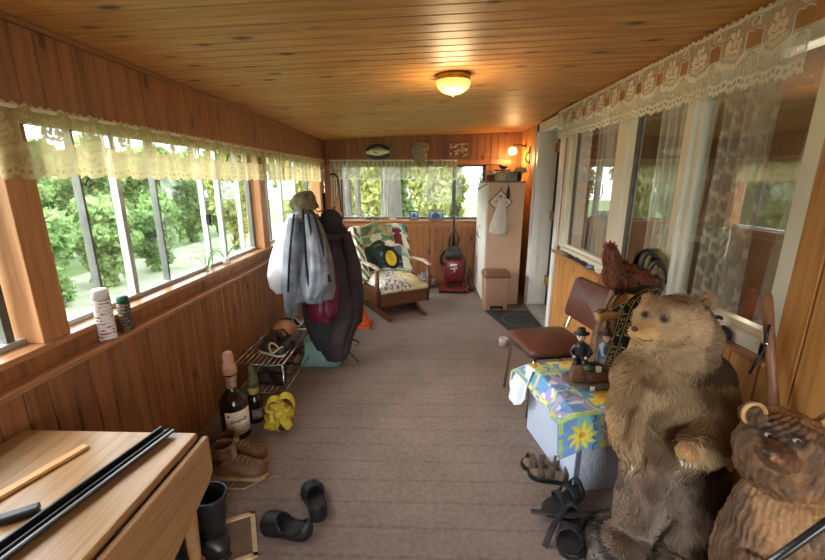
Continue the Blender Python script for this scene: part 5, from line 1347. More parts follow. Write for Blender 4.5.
E_(m, 632, 279, 24, 14, .065, rot(0, .25)); E_(m, 617, 274, 13, 17, .058, rot(0, -.3)); E_(m, 612, 259, 8, 14, .042, rot(0, -.15)); E_(m, 610, 250, 7, 7, .026); E_(m, 648, 281, 15, 9, .05, rot(0, -.1))
b = skin(m, .006, 4)
def rcol(p):
    q = (p - rp(632, 279)); x = q.x / k_; z = q.z / k_
    n = noise.noise(V((p.x * 60, p.y * 60, p.z * 25)))
    red = mixc((lin(80), lin(42), lin(30)), (lin(126), lin(74), lin(46)), .5 + n)
    dk = mixc((lin(40), lin(34), lin(34)), (lin(76), lin(60), lin(46)), .5 + n)
    orange = mixc((lin(150), lin(86), lin(50)), (lin(110), lin(52), lin(32)), .5 + n)
    if z < -2.5 + .12 * x and x < 14: return dk
    if x > 8: return mixc(orange, dk, .5 + .5 * n)
    return red if x < -8 else orange if n > .05 else red
b.col = [rcol(p) for p in b.v]; b.build('body', attr_mat('rooster_feathers', .55, fine=.6, bscale=90, bump=.4), rt, W=True)
# hackle and back feathers as overlapping small blades
m = MB(); cc = []; rr = random.Random(12)
for (p, nn) in zip(b.v, b.nrm):
    if rr.random() > .30: continue
    q = p - rp(632, 279); x = q.x / k_; z = q.z / k_
    if z > 26: continue
    dn = (V((.35, 0, -.75)) if x < -6 else V((.85, 0, -.32))); tg = (dn - nn * dn.dot(nn))
    if tg.length < .1: continue
    tg.normalize(); sd = nn.cross(tg); l = rr.uniform(.018, .034); w_ = .0045
    o = p + nn * .002; k0 = len(m.v)
    m.add([o - sd * w_ * .6, o + sd * w_ * .6, o + tg * l * .6 + nn * .005 + sd * w_, o + tg * l + nn * .003, o + tg * l * .6 + nn * .005 - sd * w_], [(0, 1, 2, 3, 4)], True)
    c = mixc(rcol(p), (lin(164), lin(112), lin(70)), rr.uniform(-.15, .32) if z > -2 else rr.uniform(-.1, .08)); cc += [c] * 5
m.col = [tuple(max(0, x) for x in c) for c in cc]; m.build('plumage', attr_mat('rooster_blades', .5), rt, W=True)
M_comb = plain('comb_red', S(176, 40, 40), S(140, 26, 28), 30, .5, bump=.2)
hd = rp(609, 249)
pl = [rp(u, v) for (u, v) in ((604, 249), (602.5, 244), (605, 245), (606, 241), (608, 243.5), (610.5, 240), (612, 243.5), (615, 241.5), (615, 245.5), (618, 245), (616, 250), (611, 251))]
m = MB().prism([p + V((0, -.004, 0)) for p in pl], (0, .008, 0)); m.ell(rp(603.5, 257), (.010, .007, .020)); m.build('comb', M_comb, rt, W=True, bevel=.001)
MB().tube([rp(604, 250), rp(601, 251), rp(599.5, 252.5)], [.010, .007, .001], 10).build('beak', plain('beak_horn', S(196, 164, 104), None, 10, .4), rt, W=True)
MB().ell(rp(606.5, 249.5, 2.108), .0045).build('eye', M_black, rt, W=True)
M_tail = plain('tail_feather', S(70, 64, 46), S(32, 32, 30), 30, .35, stretch=(1, 1, 1)); M_tail2 = plain('tail_feather_bronze', S(150, 126, 76), S(84, 70, 46), 40, .4)
rr = random.Random(5)
tails = [[(642, 278), (644, 262), (652, 254), (661, 258), (667, 272)], [(643, 278), (648, 258), (657, 253), (665, 262), (669, 281)], [(645, 279), (651, 266), (658, 262), (664, 272), (666, 284)], [(642, 278), (641, 264), (645, 255), (652, 253), (658, 259)], [(646, 280), (654, 272), (659, 272), (662, 280), (662, 290)], [(647, 281), (655, 278), (659, 282), (659, 292), (657, 298)], [(640, 278), (636, 266), (639, 257), (645, 253), (652, 256)], [(647, 282), (652, 284), (655, 290), (654, 297), (650, 300)], [(643, 279), (643, 261), (650, 252), (659, 253), (665, 264), (669, 280)], [(644, 280), (649, 263), (656, 258), (662, 267), (665, 282), (664, 292)], [(641, 279), (638, 267), (641, 256), (648, 251), (656, 254)]]
for i, pth in enumerate(tails):
    for s in (-1, 1) if i < 6 else (1,):
        P_ = [rp(u, v, 2.13 + s * (.008 + .006 * i)) for (u, v) in pth]
        def cat(t, P_=P_):
            n_ = len(P_) - 1; i_ = min(n_ - 1, int(t * n_)); f = t * n_ - i_
            p0 = P_[max(0, i_ - 1)]; p1 = P_[i_]; p2 = P_[i_ + 1]; p3 = P_[min(n_, i_ + 2)]
            return .5 * ((2 * p1) + (p2 - p0) * f + (2 * p0 - 5 * p1 + 4 * p2 - p3) * f * f + (3 * p1 - p0 - 3 * p2 + p3) * f ** 3)
        def ff(u, v, s=s):
            p = cat(u); t_ = (cat(min(1, u + .02)) - cat(max(0, u - .02))).normalized(); sd = t_.cross(V((0, 1, 0))).normalized()
            w_ = .019 * math.sin(PI * min(1, .12 + .86 * u)) ** .6
            return p + sd * ((v - .5) * 2 * w_) + V((0, s * .008 * (1 - (2 * v - 1) ** 2), 0))
        MB().sheet(20, 6, ff).build('tail_feather', M_tail if (i + s) % 3 else M_tail2, rt, W=True, solid=.001)
lgm = plain('rooster_leg', S(150, 116, 84), S(118, 88, 60), 30, .6)
fz_ = topz + .036
for (u0, u1, Y) in ((614, 606, 2.11), (620, 612, 2.15)):
    a = rp(u0, 290, Y); bpt = V((rp(u1 - 1, 302, Y).x, Y, fz_ + .012))
    m = MB().tube([a, a.lerp(bpt, .5), bpt], [.020, .011, .008], 10)
    for da in (-.6, 0, .6, PI): m.tube([bpt, bpt + V((-.045 * math.cos(da), .045 * math.sin(da), -.004)), bpt + V((-.06 * math.cos(da), .06 * math.sin(da), -.012))], [.007, .006, .002], 8)
    m.build('leg', lgm, rt, W=True)
    E = MB().ell(rp(u0 + 1, 289, Y), (.024, .022, .038)); E.build('thigh_feathers', plain('rooster_thigh', S(46, 40, 38), S(26, 24, 24), 50, .6), rt, W=True)

# ---------------------------------------------------------------- mounted bear
def fur(b, n, length, colf, downf, seed, width=.0016, taper=True, keep=None, lift=.35):
    """short tapered hair blades all over a skin builder (in world space)"""
    rr = random.Random(seed); m = MB(); vs = []; fs = []; cc = []
    tri = [(f, ) for f in b.f]
    areas = []
    for f in b.f:
        a = (b.v[f[1]] - b.v[f[0]]).cross(b.v[f[2]] - b.v[f[0]]).length
        areas.append(a)
    picks = rr.choices(range(len(b.f)), areas, k=n)
    for fi in picks:
        f = b.f[fi]; w_ = [rr.random() + .01 for _ in f]; sw = sum(w_)
        p = V((0, 0, 0)); nn = V((0, 0, 0))
        for i, a in zip(f, w_): p += b.v[i] * (a / sw); nn += b.nrm[i] * (a / sw)
        if keep and not keep(p): continue
        nn.normalize(); L = length(p) * rr.uniform(.6, 1.3)
        d = downf(p); tg = d - nn * d.dot(nn)
        tg = tg.normalized() if tg.length > .05 else V((0, 0, -1))
        sw_ = noise.noise(p * 14) * 1.1 + rr.gauss(0, .22); sd = nn.cross(tg)
        tg = (tg * math.cos(sw_) + sd * math.sin(sw_)); sd = nn.cross(tg)
        a1 = p + (tg * .55 + nn * (lift + .1)) * L * .5; a2 = p + (tg * .95 + nn * lift * .8) * L
        k = len(vs); q = width
        vs += [p - sd * q, p + sd * q, a1 + sd * q * .8, a2, a1 - sd * q * .8]
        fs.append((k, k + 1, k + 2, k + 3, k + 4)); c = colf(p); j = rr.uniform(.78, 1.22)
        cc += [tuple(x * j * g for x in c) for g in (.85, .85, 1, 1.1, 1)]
    m.v = vs; m.f = fs; m.sm = [True] * len(fs); m.mi = [0] * len(fs); m.col = cc
    return m
BY = 1.45
def bp_(u, v, Y=BY): return at(u, v, Y)
kb_ = mpp(bp_(670, 400))
def BE(m, u, v, ru, rv, dy, Y=BY, r=None):
    c = bp_(u, v, Y); k = mpp(c); return m.ell(c, (ru * k, dy, rv * k), r, 24, 16)
br = thing('mounted_bear', 'small mounted brown bear standing upright on a rough base', 'mounted bear', (.96, 1.40, .0))
m = MB()
BE(m, 670, 395, 47, 42, .135); BE(m, 670, 440, 45, 48, .135); BE(m, 672, 478, 45, 42, .13)
BE(m, 644, 378, 27, 30, .11, 1.43); BE(m, 697, 380, 28, 32, .12, 1.46)
BE(m, 672, 358, 40, 30, .12, 1.45)                                   # neck
BE(m, 676, 326, 32, 30, .115, 1.44); BE(m, 664, 322, 27, 24, .10, 1.41); BE(m, 690, 340, 27, 28, .10, 1.46); BE(m, 668, 345, 26, 16, .09, 1.42)
BE(m, 650, 332, 15, 13, .062, 1.375); BE(m, 642, 333.5, 11, 10, .046, 1.355); BE(m, 636, 333, 7, 7, .034, 1.345)   # muzzle
BE(m, 648, 345, 11, 6, .04, 1.37)
# legs
m.tube([bp_(652, 462, 1.43), bp_(642, 500, 1.41), bp_(635, 525, 1.40), bp_(630, 542, 1.38)], [.105, .095, .078, .066], 16)
m.tube([bp_(690, 464, 1.43), bp_(689, 508, 1.40), bp_(685, 540, 1.35), bp_(681, 560, 1.30)], [.115, .115, .092, .078], 16)
BE(m, 626, 541, 17, 9, .085, 1.34); 
c = bp_(676, 568, 1.25); m.ell(c, (.07, .10, .05))
# arms
m.tube([bp_(640, 378, 1.40), bp_(627, 408, 1.34), bp_(625, 436, 1.29), bp_(632, 455, 1.27)], [.072, .060, .046, .036], 16)
m.tube([bp_(706, 385, 1.42), bp_(716, 418, 1.34), bp_(706, 445, 1.25), bp_(692, 453, 1.20)], [.085, .078, .058, .044], 16)
BE(m, 634, 458, 7, 9, .035, 1.265); BE(m, 687, 453, 10, 9, .04, 1.19)
# right ear, left ear
BE(m, 706, 303, 10, 12, .022, 1.47); BE(m, 650, 300, 7, 6, .022, 1.47)
bb = skin(m, .010, 5)
def proj(p):
    q = p - CAM; w_ = q.dot(cfw); return 412.5 + F * q.dot(crt) / w_, 280 - F * q.dot(cup) / w_, w_
def surf(b, u, v, tol=2.2):
    best = None
    for p in b.v:
        a, c_, w_ = proj(p)
        if abs(a - u) < tol and abs(c_ - v) < tol and (best is None or w_ < best[0]): best = (w_, p)
    return V(best[1]) if best else None
eye_r, eye_l, nose = surf(bb, 663, 318), surf(bb, 643, 316), surf(bb, 633, 329)
def bcol(p):
    z = p.z; n = noise.noise(p * 9); n2 = noise.noise(p * 28)
    brown = (lin(168), lin(134), lin(100)); tan = (lin(226), lin(192), lin(146)); dark = (lin(150), lin(126), lin(108)); grey = (lin(172), lin(150), lin(136))
    if z > .80:
        c = mixc(brown, tan, .35 + .4 * n)
        d = (p - bp_(642, 335, 1.33)).length
        if d < .085: c = mixc((lin(200), lin(158), lin(104)), c, sst(.02, .085, d))
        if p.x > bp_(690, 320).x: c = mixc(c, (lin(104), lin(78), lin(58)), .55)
        for e in (eye_r, eye_l):
            c = mixc((lin(84), lin(62), lin(48)), c, sst(.008, .020, (p - e).length))
    else:
        c = mixc(mixc(dark, grey, .5 + .6 * n), mixc(tan, brown, .35 + .6 * n + .3 * n2), sst(.30, .66, z + .08 * n))
    dp = (p - bp_(687, 455, 1.17)).length
    if dp < .05: c = mixc((lin(196), lin(152), lin(100)), c, sst(.02, .05, dp))
    return tuple(max(.004, x * (1 + .25 * n2)) for x in c)
bb.col = [bcol(p) for p in bb.v]
body = bb.build('body', attr_mat('bear_hide', .9), br, W=True)
def blen(p):
    if (p - bp_(640, 335, 1.33)).length < .07: return .008
    if (p - bp_(660, 318, 1.36)).length < .10: return .014
    if (p - bp_(688, 454, 1.18)).length < .05: return .010
    if (p - bp_(706, 303, 1.47)).length < .06: return .009
    return lerp(.040, .024, sst(.78, .90, p.z))
def bdown(p):
    if p.z > .86:
        d = p - bp_(636, 332, 1.30); d.normalize(); return d + V((0, 0, -.25))
    return V((.15 * noise.noise(p * 7), 0, -1))
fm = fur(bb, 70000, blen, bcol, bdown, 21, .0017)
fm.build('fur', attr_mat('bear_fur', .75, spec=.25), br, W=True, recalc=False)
MB().ell(eye_r, (.0085, .008, .0065)).build('eye', M_black, br, W=True)
MB().ell(eye_l, (.007, .007, .006)).build('eye', M_black, br, W=True)
MB().ell(nose, (.011, .013, .010)).ell(nose + V((.006, -.005, -.010)), (.006, .008, .007)).build('nose', plain('bear_nose', S(112, 76, 50), S(58, 40, 32), 60, .45), br, W=True)
MB().tube([surf(bb, u, v) for (u, v) in ((636, 339), (642, 341.5), (648, 342), (654, 340.5))], .0026, 8).build('mouth', plain('bear_mouth', S(60, 40, 32), None, 20, .7), br, W=True)
MB().ell(bp_(706, 304, 1.448), (.016, .008, .022)).build('inner_ear', plain('ear_inside', S(150, 112, 80), S(110, 80, 56), 40, .9), br, W=True)
M_claw = plain('claw', S(214, 206, 190), S(160, 140, 112), 30, .4)
cw = MB()
for k in range(4):
    a = bp_(681 + 4 * k, 459 + .6 * k, 1.155 + .004 * k); MB().tube([a, a + V((.0, -.010, -.012)), a + V((0, -.008, -.026))], [.006, .005, .001], 8).build('claw', M_claw, br, W=True)
    a = bp_(632 + 3.0 * k, 464 - .5 * k, 1.235); MB().tube([a, a + V((0, -.008, -.012)), a + V((0, -.004, -.026))], [.005, .004, .001], 8).build('claw', M_claw, br, W=True)
# rough base the bear stands on
def basef(u, v):
    a = 2 * PI * u; r = v
    x = .975 + (.30 + .04 * noise.noise(V((math.cos(a) * 2, math.sin(a) * 2, 3)))) * r * math.cos(a); y = 1.33 + (.255 + .04 * noise.noise(V((math.cos(a) * 2, math.sin(a) * 2, 8)))) * r * math.sin(a)
    h = .055 * (1 - r ** 5) * (1 + .45 * noise.noise(V((x * 9, y * 9, 0)))) + .010 * noise.noise(V((x * 40, y * 40, 2))) * (r < .97)
    return V((x, y, max(.001, h)))
m = MB().sheet(70, 24, lambda u, v: basef(u, max(.001, v)), closed=True)
m.f.append([24 * 70 + k for k in range(70)]); m.sm.append(False); m.mi.append(0)
m.build('base', plain('rough_base', S(116, 108, 104), S(66, 60, 58), 16, .95, bump=.9, bscale=60), br, W=True)
m.nrm = [V((0, 0, 1))] * len(m.v); 
bf = fur(m, 9000, lambda p: .022, lambda p: mixc((lin(104), lin(98), lin(96)), (lin(70), lin(64), lin(62)), .5 + noise.noise(p * 12)), lambda p: V((noise.noise(p * 6), noise.noise(p * 6 + V((3, 3, 3))), .1)), 31, .0016, lift=.25)
bf.build('base_nap', attr_mat('base_fur', .9), br, W=True, recalc=False)

# --- printed lanyard / strap behind the bear's muzzle
sp = thing('printed_strap', 'black strap with gold lettering hanging between the bear and the log', 'strap', bp_(612, 374, 1.70))
def ribbon(pts, w, name, parent, mat):
    P_ = [V(p) for p in pts]
    def cat(t):
        n_ = len(P_) - 1; i_ = min(n_ - 1, int(t * n_)); f = t * n_ - i_
        p0 = P_[max(0, i_ - 1)]; p1 = P_[i_]; p2 = P_[i_ + 1]; p3 = P_[min(n_, i_ + 2)]
        return .5 * ((2 * p1) + (p2 - p0) * f + (2 * p0 - 5 * p1 + 4 * p2 - p3) * f * f + (3 * p1 - p0 - 3 * p2 + p3) * f ** 3)
    def fr_(t):
        p = cat(t); d = (cat(min(1, t + .02)) - cat(max(0, t - .02))).normalized(); nrm = (CAM - p).normalized(); nrm = V((nrm.x * .3, nrm.y, nrm.z * .3)).normalized(); sd = d.cross(nrm).normalized(); return p, d, sd, sd.cross(d).normalized()
    def fn(u, v): p, d, sd, nn = fr_(v); return p + sd * ((u - .5) * w)
    o = MB().sheet(4, 40, fn).build(name, mat, parent, W=True, solid=.002, soff=0)
    L = sum((P_[i + 1] - P_[i]).length for i in range(len(P_) - 1))
    return o, fr_, L
M_strap = plain('strap_black', S(30, 29, 30), S(20, 20, 21), 40, .7); M_gold = plain('strap_gold', S(206, 186, 120), S(176, 154, 92), 30, .6)
RM_text = []
def glyphs(txt, size):
    cu = bpy.data.curves.new('glyph', 'FONT'); cu.body = txt; cu.size = size; cu.extrude = 0; cu.resolution_u = 2
    o = bpy.data.objects.new('glyph', cu); COL.objects.link(o); dg = bpy.context.evaluated_depsgraph_get(); dg.update()
    me = bpy.data.meshes.new_from_object(o.evaluated_get(dg)); vs = [V(v.co) for v in me.vertices]; fs = [list(p.vertices) for p in me.polygons]
    bpy.data.objects.remove(o); bpy.data.curves.remove(cu); bpy.data.meshes.remove(me); return vs, fs
for (nm, pts, w, txt) in (('strap_front', [V((1.10, 2.10, topz + .055)), bp_(656, 294, 1.85), bp_(648, 296, 1.72), bp_(637, 306, 1.67), (bp_(629, 328, 1.66)), bp_(621, 352, 1.66), bp_(613, 377, 1.67)], .042, 'POST  FIRST  POST  FIRST'),
                          ('strap_back', [V((1.05, 2.10, topz + .045)), bp_(646, 293, 1.88), bp_(638, 297, 1.76), bp_(627, 308, 1.73), bp_(620, 328, 1.73), bp_(613, 350, 1.73), bp_(607, 366, 1.74)], .036, 'FIRST  POST  FIRST  POST')):
    o, fr_, L = ribbon(pts, w, nm, sp, M_strap)
    vs, fs = glyphs(txt, w * .78)
    mx = max(v.x for v in vs); g = MB(); out = []
    for v in vs:
        t = min(.985, .02 + .95 * v.x / mx); p, d, sd, nn = fr_(1 - t); out.append(p - sd * 0 + (sd * (v.y - w * .27)) * -1 + nn * .0025)
    # read upwards along the strap
    out = []
    for v in vs:
        t = 1 - (.02 + .95 * v.x / mx); p, d, sd, nn = fr_(t); out.append(p + (-d).cross(nn) * -(v.y - w * .27) + nn * .0025)
    g.add(out, fs); g.build('lettering', M_gold, o, W=True)
    e = MB()
    for s in (-1, 1): e.sheet(1, 40, lambda u, v, s=s: (lambda q: q[0] + q[2] * (s * w * .46 + (u - .5) * .003) + q[3] * .002)(fr_(v)))
    e.build('edge_stripe', M_gold, o, W=True)

# ---------------------------------------------------------------- carved wooden bear
WY = 1.06
def wp(u, v, Y=WY): return at(u, v, Y)
def WE(m, u, v, ru, rv, dy, Y=WY, r=None): c = wp(u, v, Y); k = mpp(c); return m.ell(c, (ru * k, dy, rv * k), r, 28, 20)
cbp = wp(785, 520); 
wb = thing('carved_bear', 'chainsaw-carved wooden bear with pale-edged ears in the room corner', 'carved bear', (cbp.x, WY, 0))
cbx = cbp.x
m = MB()
m.ell((cbx, WY, .30), (.165, .16, .30)); m.ell((cbx + .005, WY, .12), (.175, .165, .14)); m.ell((cbx, WY, .45), (.145, .14, .20))
WE(m, 783, 452, 41, 35, .112); WE(m, 781, 468, 39, 26, .11); WE(m, 785, 434, 34, 23, .10)
WE(m, 777, 456, 16, 13, .055, .965); WE(m, 774, 454, 12, 9, .042, .942)
WE(m, 753, 414, 12, 15, .024, WY, rot(0, -.5)); WE(m, 827, 427, 14, 14, .024, WY, rot(0, .9))
for s in (-1, 1):
    m.tube([(cbx + s * .12, WY - .07, .42), (cbx + s * .135, WY - .125, .28), (cbx + s * .09, WY - .17, .20)], [.05, .052, .04], 14)
    m.ell((cbx + s * .10, WY - .14, .04), (.065, .10, .045))
m.bx(cbx - .17, cbx + .17, WY - .17, WY + .15, 0, .05)
cbm = skin(m, .0055, 4)
nv_ = []
hc = wp(781, 450)
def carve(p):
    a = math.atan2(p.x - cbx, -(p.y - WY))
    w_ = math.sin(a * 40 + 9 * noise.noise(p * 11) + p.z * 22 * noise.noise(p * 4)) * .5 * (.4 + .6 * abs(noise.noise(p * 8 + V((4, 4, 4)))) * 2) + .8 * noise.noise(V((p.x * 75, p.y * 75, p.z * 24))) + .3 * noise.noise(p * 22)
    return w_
feat = [(surf(cbm, 766, 433, 3), .018), (surf(cbm, 794, 438, 3), .018), (surf(cbm, 772, 453, 3), .034)]
for p, nn in zip(cbm.v, cbm.nrm):
    k = 1.0
    for f, r_ in feat: k *= sst(r_ * .6, r_ * 1.4, (p - f).length)
    nv_.append(p + nn * (.0085 * carve(p) * k))
cbm.v = nv_; cbm.v = [V((min(p.x, 1.300), p.y, p.z)) for p in cbm.v]
def wcol(p):
    n = noise.noise(V((p.x * 30, p.y * 30, p.z * 9))); c_ = carve(p)
    c = mixc(mixc((lin(90), lin(66), lin(50)), (lin(144), lin(108), lin(78)), .45 + .55 * n), (lin(66), lin(46), lin(34)), .85 * sst(.15, -.7, c_))  # shade of the cut furrows put into the colour
    patch = noise.noise(p * 6)
    if patch > .12: c = mixc(c, (lin(184), lin(134), lin(84)), sst(.12, .35, patch) * .6)
    if patch < -.18: c = mixc(c, (lin(62), lin(44), lin(30)), .5)
    for (e, r_) in ((feat[0][0], .034), (feat[1][0], .034)): c = mixc((lin(58), lin(40), lin(28)), c, sst(r_ * .5, r_, (p - e).length))
    if (p - wp(772, 457, .93)).length < .055: c = mixc(c, (lin(112), lin(76), lin(52)), .5)
    return c
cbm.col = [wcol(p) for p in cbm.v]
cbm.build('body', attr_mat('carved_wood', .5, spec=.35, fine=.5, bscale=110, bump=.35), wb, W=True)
nz_ = surf(cbm, 772, 452, 3)
no_ = skin(MB().ell(nz_ + V((0, .006, .002)), (.030, .022, .018)).ell(nz_ + V((0, .0, -.014)), (.014, .016, .012)), .004, 3).build('nose', plain('carved_nose', S(92, 60, 44), S(58, 40, 30), 30, .4), wb, W=True)
MB().ell(nz_ + V((-.010, -.012, -.004)), (.013, .006, .011)).ell(nz_ + V((.002, -.014, -.010)), (.010, .006, .009)).build('nose_tip', plain('carved_nose_tip', S(176, 118, 78), S(120, 74, 48), 40, .4), no_, W=True)
for (u, v) in ((766, 432), (795, 438)):
    q = surf(cbm, u, v, 3)
    e = MB().ell(q, (.0095, .008, .0065)).build('eye', plain('glass_eye', S(206, 196, 174), S(150, 130, 100), 8, .08), wb, W=True)
    MB().ell(q + V((-.001, -.0055, .0)), (.006, .004, .0052)).build('pupil', M_black, e, W=True)
M_earr = plain('ear_rim_pale', S(206, 164, 108), S(176, 132, 82), 30, .6)
for (cu_, cv_, tl) in ((752, 413, -.5), (828, 426, .9)):
    c = wp(cu_, cv_, WY - .012); k = mpp(c)
    pts = [c + rot(0, tl) @ V((10.5 * k * math.cos(a), -.008, 12.5 * k * math.sin(a))) for a in [math.radians(-20 + 220 * i / 18) for i in range(19)]]
    MB().tube(pts, .006, 8).build('ear_rim', M_earr, wb, W=True)

# --- broom handle leaning in the corner
pt = atx(767, 293, 1.26); pb = atx(774, 412, 1.22)
d = (pb - pt).normalized(); end = pt + d * ((0.004 - pt.z) / d.z)
bh = thing('broom_handle', 'smooth brown wooden pole leaning in the corner behind the carved bear', 'pole', (end.x, end.y, 0))
MB().tube([end, pt + d * .02, pt + d * .006, pt], [.017, .017, .015, .008], 14).build('pole', pine('pole_wood', S(160, 108, 72), S(126, 80, 50), 'z', 'x', .3, knots=0, rough=.3), bh, W=True)
q0 = pt + d * .16
MB().tube([q0 + V((-.018, -.01, .05)), q0 + V((-.022, -.01, 0)), q0 + V((-.02, -.012, -.05)), q0 + V((-.035, -.01, -.09)), q0 + V((-.05, -.01, -.14))], .005, 8).build('cord_loop', M_black, bh, W=True)
MB().ell(q0 + V((-.02, -.016, -.02)), .009).build('metal_ring', M_steel, bh, W=True)
# --- black metal tube in the near corner
a, b_ = at(832, 519, .80), at(770, 563, .80)
d = (b_ - a).normalized(); end = a + d * ((.003 - a.z) / d.z); a2 = a - d * .10
tag(MB().tube([a2, a, end], .010, 16).build('metal_rod', plain('black_enamel', S(36, 36, 38), S(26, 26, 28), 20, .2, spec=.6), origin=end), 'glossy black metal rod slanting in front of the carved bear', 'rod')

# --- footwear by the chest
M_sandal = plain('sandal_brown', S(86, 70, 60), S(56, 45, 39), 30, .6, bump=.2); M_sandin = plain('sandal_insole', S(150, 124, 104), S(110, 90, 76), 30, .7)
M_strapk = plain('sandal_black', S(40, 40, 43), S(26, 26, 28), 30, .6)
def sandal(label, loc, rz, L, W, mats, straps, group=None, tilt=0):
    t = thing('sandal', label, 'sandal', loc, rz, group); t.rotation_euler[0] = tilt
    sole_mb(L, W, .026).build('sole', mats[0], t, bevel=.006)
    sole_mb(L * .95, W * .9, .005, .026).build('insole', mats[1], t, bevel=.002)
    for (x0, x1, h, w_) in straps:
        def sf(u, v, x0=x0, x1=x1, h=h, w_=w_):
            a = PI * u; x = lerp(x0, x1, u) + (v - .5) * w_; ww = W * wtab(min(.95, x / L)) * 1.0
            return V((x, ww * math.cos(a), .018 + h * math.sin(a) ** .8))
        MB().sheet(18, 3, sf).build('strap', mats[2], t, solid=.004)
    return t
sandal('brown sandal lying behind its mate, closest to the chest', (.775, 1.83, .001), 2.95, .24, .10, [M_rubber, M_sandin, M_sandal], [(.16, .20, .055, .03), (.14, .12, .06, .028), (.06, .05, .065, .026), (.19, .17, .045, .02)])
sandal('brown sandal overlapping in front of its mate by the chest corner', (.80, 1.745, .001), 2.85, .25, .105, [M_rubber, M_sandin, M_sandal], [(.17, .20, .05, .03), (.13, .12, .06, .03), (.06, .05, .065, .026), (.19, .16, .04, .02)])
sandal('black strappy sandal lying nearest the bear base, insole facing up', (.705, 1.565, .001), -1.95, .27, .115, [M_rubber, M_strapk, M_strapk], [(.19, .14, .055, .03), (.14, .19, .055, .03), (.06, .04, .07, .028)])
sandal('black strappy sandal lying behind its mate, touching the chest corner', (.79, 1.66, .03), -2.55, .27, .11, [M_rubber, M_strapk, M_strapk], [(.20, .15, .055, .03), (.10, .12, .06, .03), (.05, .04, .07, .026)], tilt=.12)
for k, (p3, lb_) in enumerate((([atz(531, 511, .035), atz(548, 513, .055), atz(572, 516, .07), atz(588, 513, .06)], 'loose strap of the black sandals lying crosswise on top'), ([atz(545, 547, .008), atz(551, 530, .05), atz(560, 514, .07), atz(570, 503, .075)], 'loose strap hanging lengthwise off the side of the black sandals'))):
    o, _, _ = None, None, None
    def sf(u, v, p3=p3):
        n_ = len(p3) - 1; i_ = min(n_ - 1, int(u * n_)); f = u * n_ - i_
        p = p3[i_].lerp(p3[i_ + 1], f); t_ = (p3[-1] - p3[0]).normalized(); sd = t_.cross(V((0, 0, 1))).normalized()
        return p + sd * ((v - .5) * .026)
    tag(MB().sheet(20, 3, sf).build('loose_strap', M_strapk, origin=p3[0], solid=.004), lb_, 'strap')

# --- small things on the house-window sill (top z=.858)
zs = .8585
def sill(u, v): p = atz(u, v, zs); return V((min(max(p.x, 1.285), 1.305), p.y, zs))
p = V((1.282, atx(721, 330, 1.28).y, zs))
t = thing('puffin_figurine', 'small black and white bird figure on the sill behind the bear', 'ornament', p)
m = MB().ell((0, 0, .032), (.026, .045, .030)).ell((-.0, -.03, .028), (.02, .02, .022))
skin(m, .005, 3).build('body', plain('bird_navy', S(34, 36, 46), S(22, 23, 30), 30, .4), t)
skin(MB().ell((-.010, .015, .060), (.018, .018, .024)).ell((-.012, .012, .038), (.02, .024, .024)), .004, 3).build('white_breast', plain('bird_white', S(232, 230, 224), S(206, 204, 198), 20, .5), t)
MB().ell((.0, .03, .083), (.018, .018, .012)).build('cap_feathers', M_black, t)
MB().tube([(-.02, .0, .072), (-.03, -.022, .068), (-.032, -.03, .062)], [.007, .005, .001], 8).build('beak', plain('bird_beak', S(210, 170, 90), None, 10, .4), t)
p = V((1.283, atx(697, 297, 1.283).y, zs))
tag(MB().sheet(10, 10, lambda u, v: p + V((.015 * math.sin(u * 3) - .01, (u - .5) * .16, .002 + .10 * v * (1 - .35 * u) + .01 * math.sin(u * 9)))).build('paper_sheet', plain('paper_white', S(224, 218, 206), S(206, 198, 184), 8, .8), origin=p, solid=.002), 'crumpled white paper sheet on the sill behind the bear ear', 'paper')
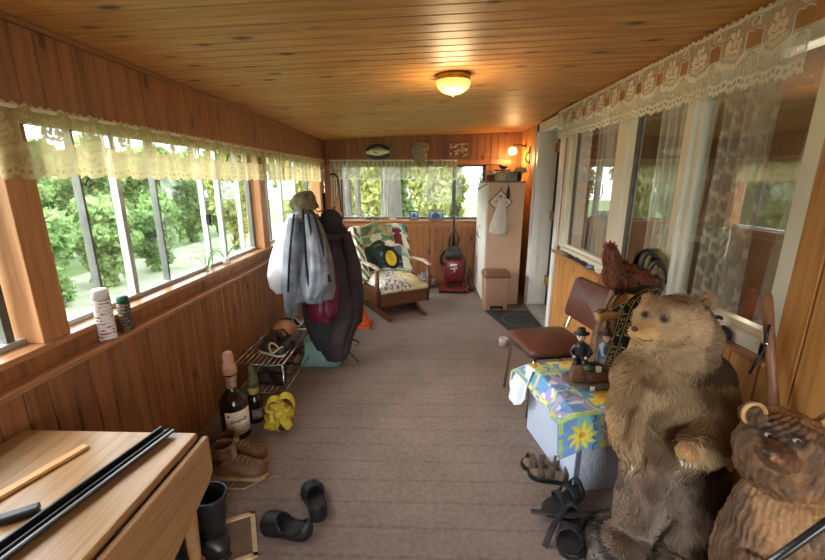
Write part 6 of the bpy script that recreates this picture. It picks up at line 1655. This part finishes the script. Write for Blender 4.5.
items = [(563, 252, 'folded_newspaper', 'newspaper', 'folded yellowed newspaper at the door end of the window sill', S(176, 160, 128), S(120, 108, 86)),
         (570, 257, 'sunglasses_case', 'case', 'dark case on the window sill next to the newspaper', S(58, 54, 56), S(36, 34, 36)),
         (577, 260, 'screwdriver_roll', 'tool roll', 'dark tool roll lying along the middle of the sill clutter', S(70, 66, 70), S(40, 38, 42)),
         (584, 263, 'dark_pouch', 'pouch', 'small black pouch behind the blue lid on the sill', S(46, 50, 58), S(30, 32, 38)),
         (590, 266, 'jar_cover', 'jar lid', 'pale blue jar lid on the sill near the rooster head', S(126, 156, 186), S(90, 122, 156)),
         (598, 268, 'paper_note', 'paper', 'small white paper note on the sill beside the blue lid', S(228, 224, 214), S(208, 202, 190)),
         (633, 285, 'blue_yarn_ball', 'ball', 'dark blue ball on the sill behind the rooster back', S(70, 80, 120), S(46, 54, 88)),
         (645, 291, 'white_envelope', 'envelope', 'white envelope leaning on the sill behind the rooster tail', S(226, 224, 218), S(206, 204, 198))]
for i, (u, v, nm, ct, lb_, c1, c2) in enumerate(items):
    y = atx(u, v, 1.285).y; p = V((1.288, y, zs)); mt_ = plain(nm + '_finish', c1, c2, 60, .6); rr = random.Random(i)
    if nm == 'folded_newspaper':
        m = MB()
        for k in range(4): m.box(p + V((-.004, .0, .004 + .007 * k)), (.045, .17 - .012 * k, .006), rot(0, 0, .06 * (k - 1)))
        o = m.build(nm, mt_, origin=p, bevel=.002)
    elif nm in ('paper_note', 'white_envelope'):
        o = MB().sheet(8, 6, lambda u_, v_: p + V((.012 - .02 * (1 - v_), (u_ - .5) * .09, .003 + .055 * v_ * (1 if nm == 'white_envelope' else .35)))).build(nm, mt_, origin=p, solid=.002)
    elif nm == 'jar_cover': o = MB().lathe([(0, 0), (.026, 0), (.028, .024), (.024, .028), (0, .028)], c=p).build(nm, mt_, origin=p)
    elif nm == 'blue_yarn_ball': o = MB().ell(p + V((0, 0, .03)), (.03, .036, .03)).build(nm, mt_, origin=p)
    else:
        m = MB(); m.ell(p + V((0, 0, .014)), (.026, .055, .014)).ell(p + V((0, .03, .02)), (.018, .03, .014)); o = skin(m, .006, 2).build(nm, mt_, origin=p)
    tag(o, lb_, ct)
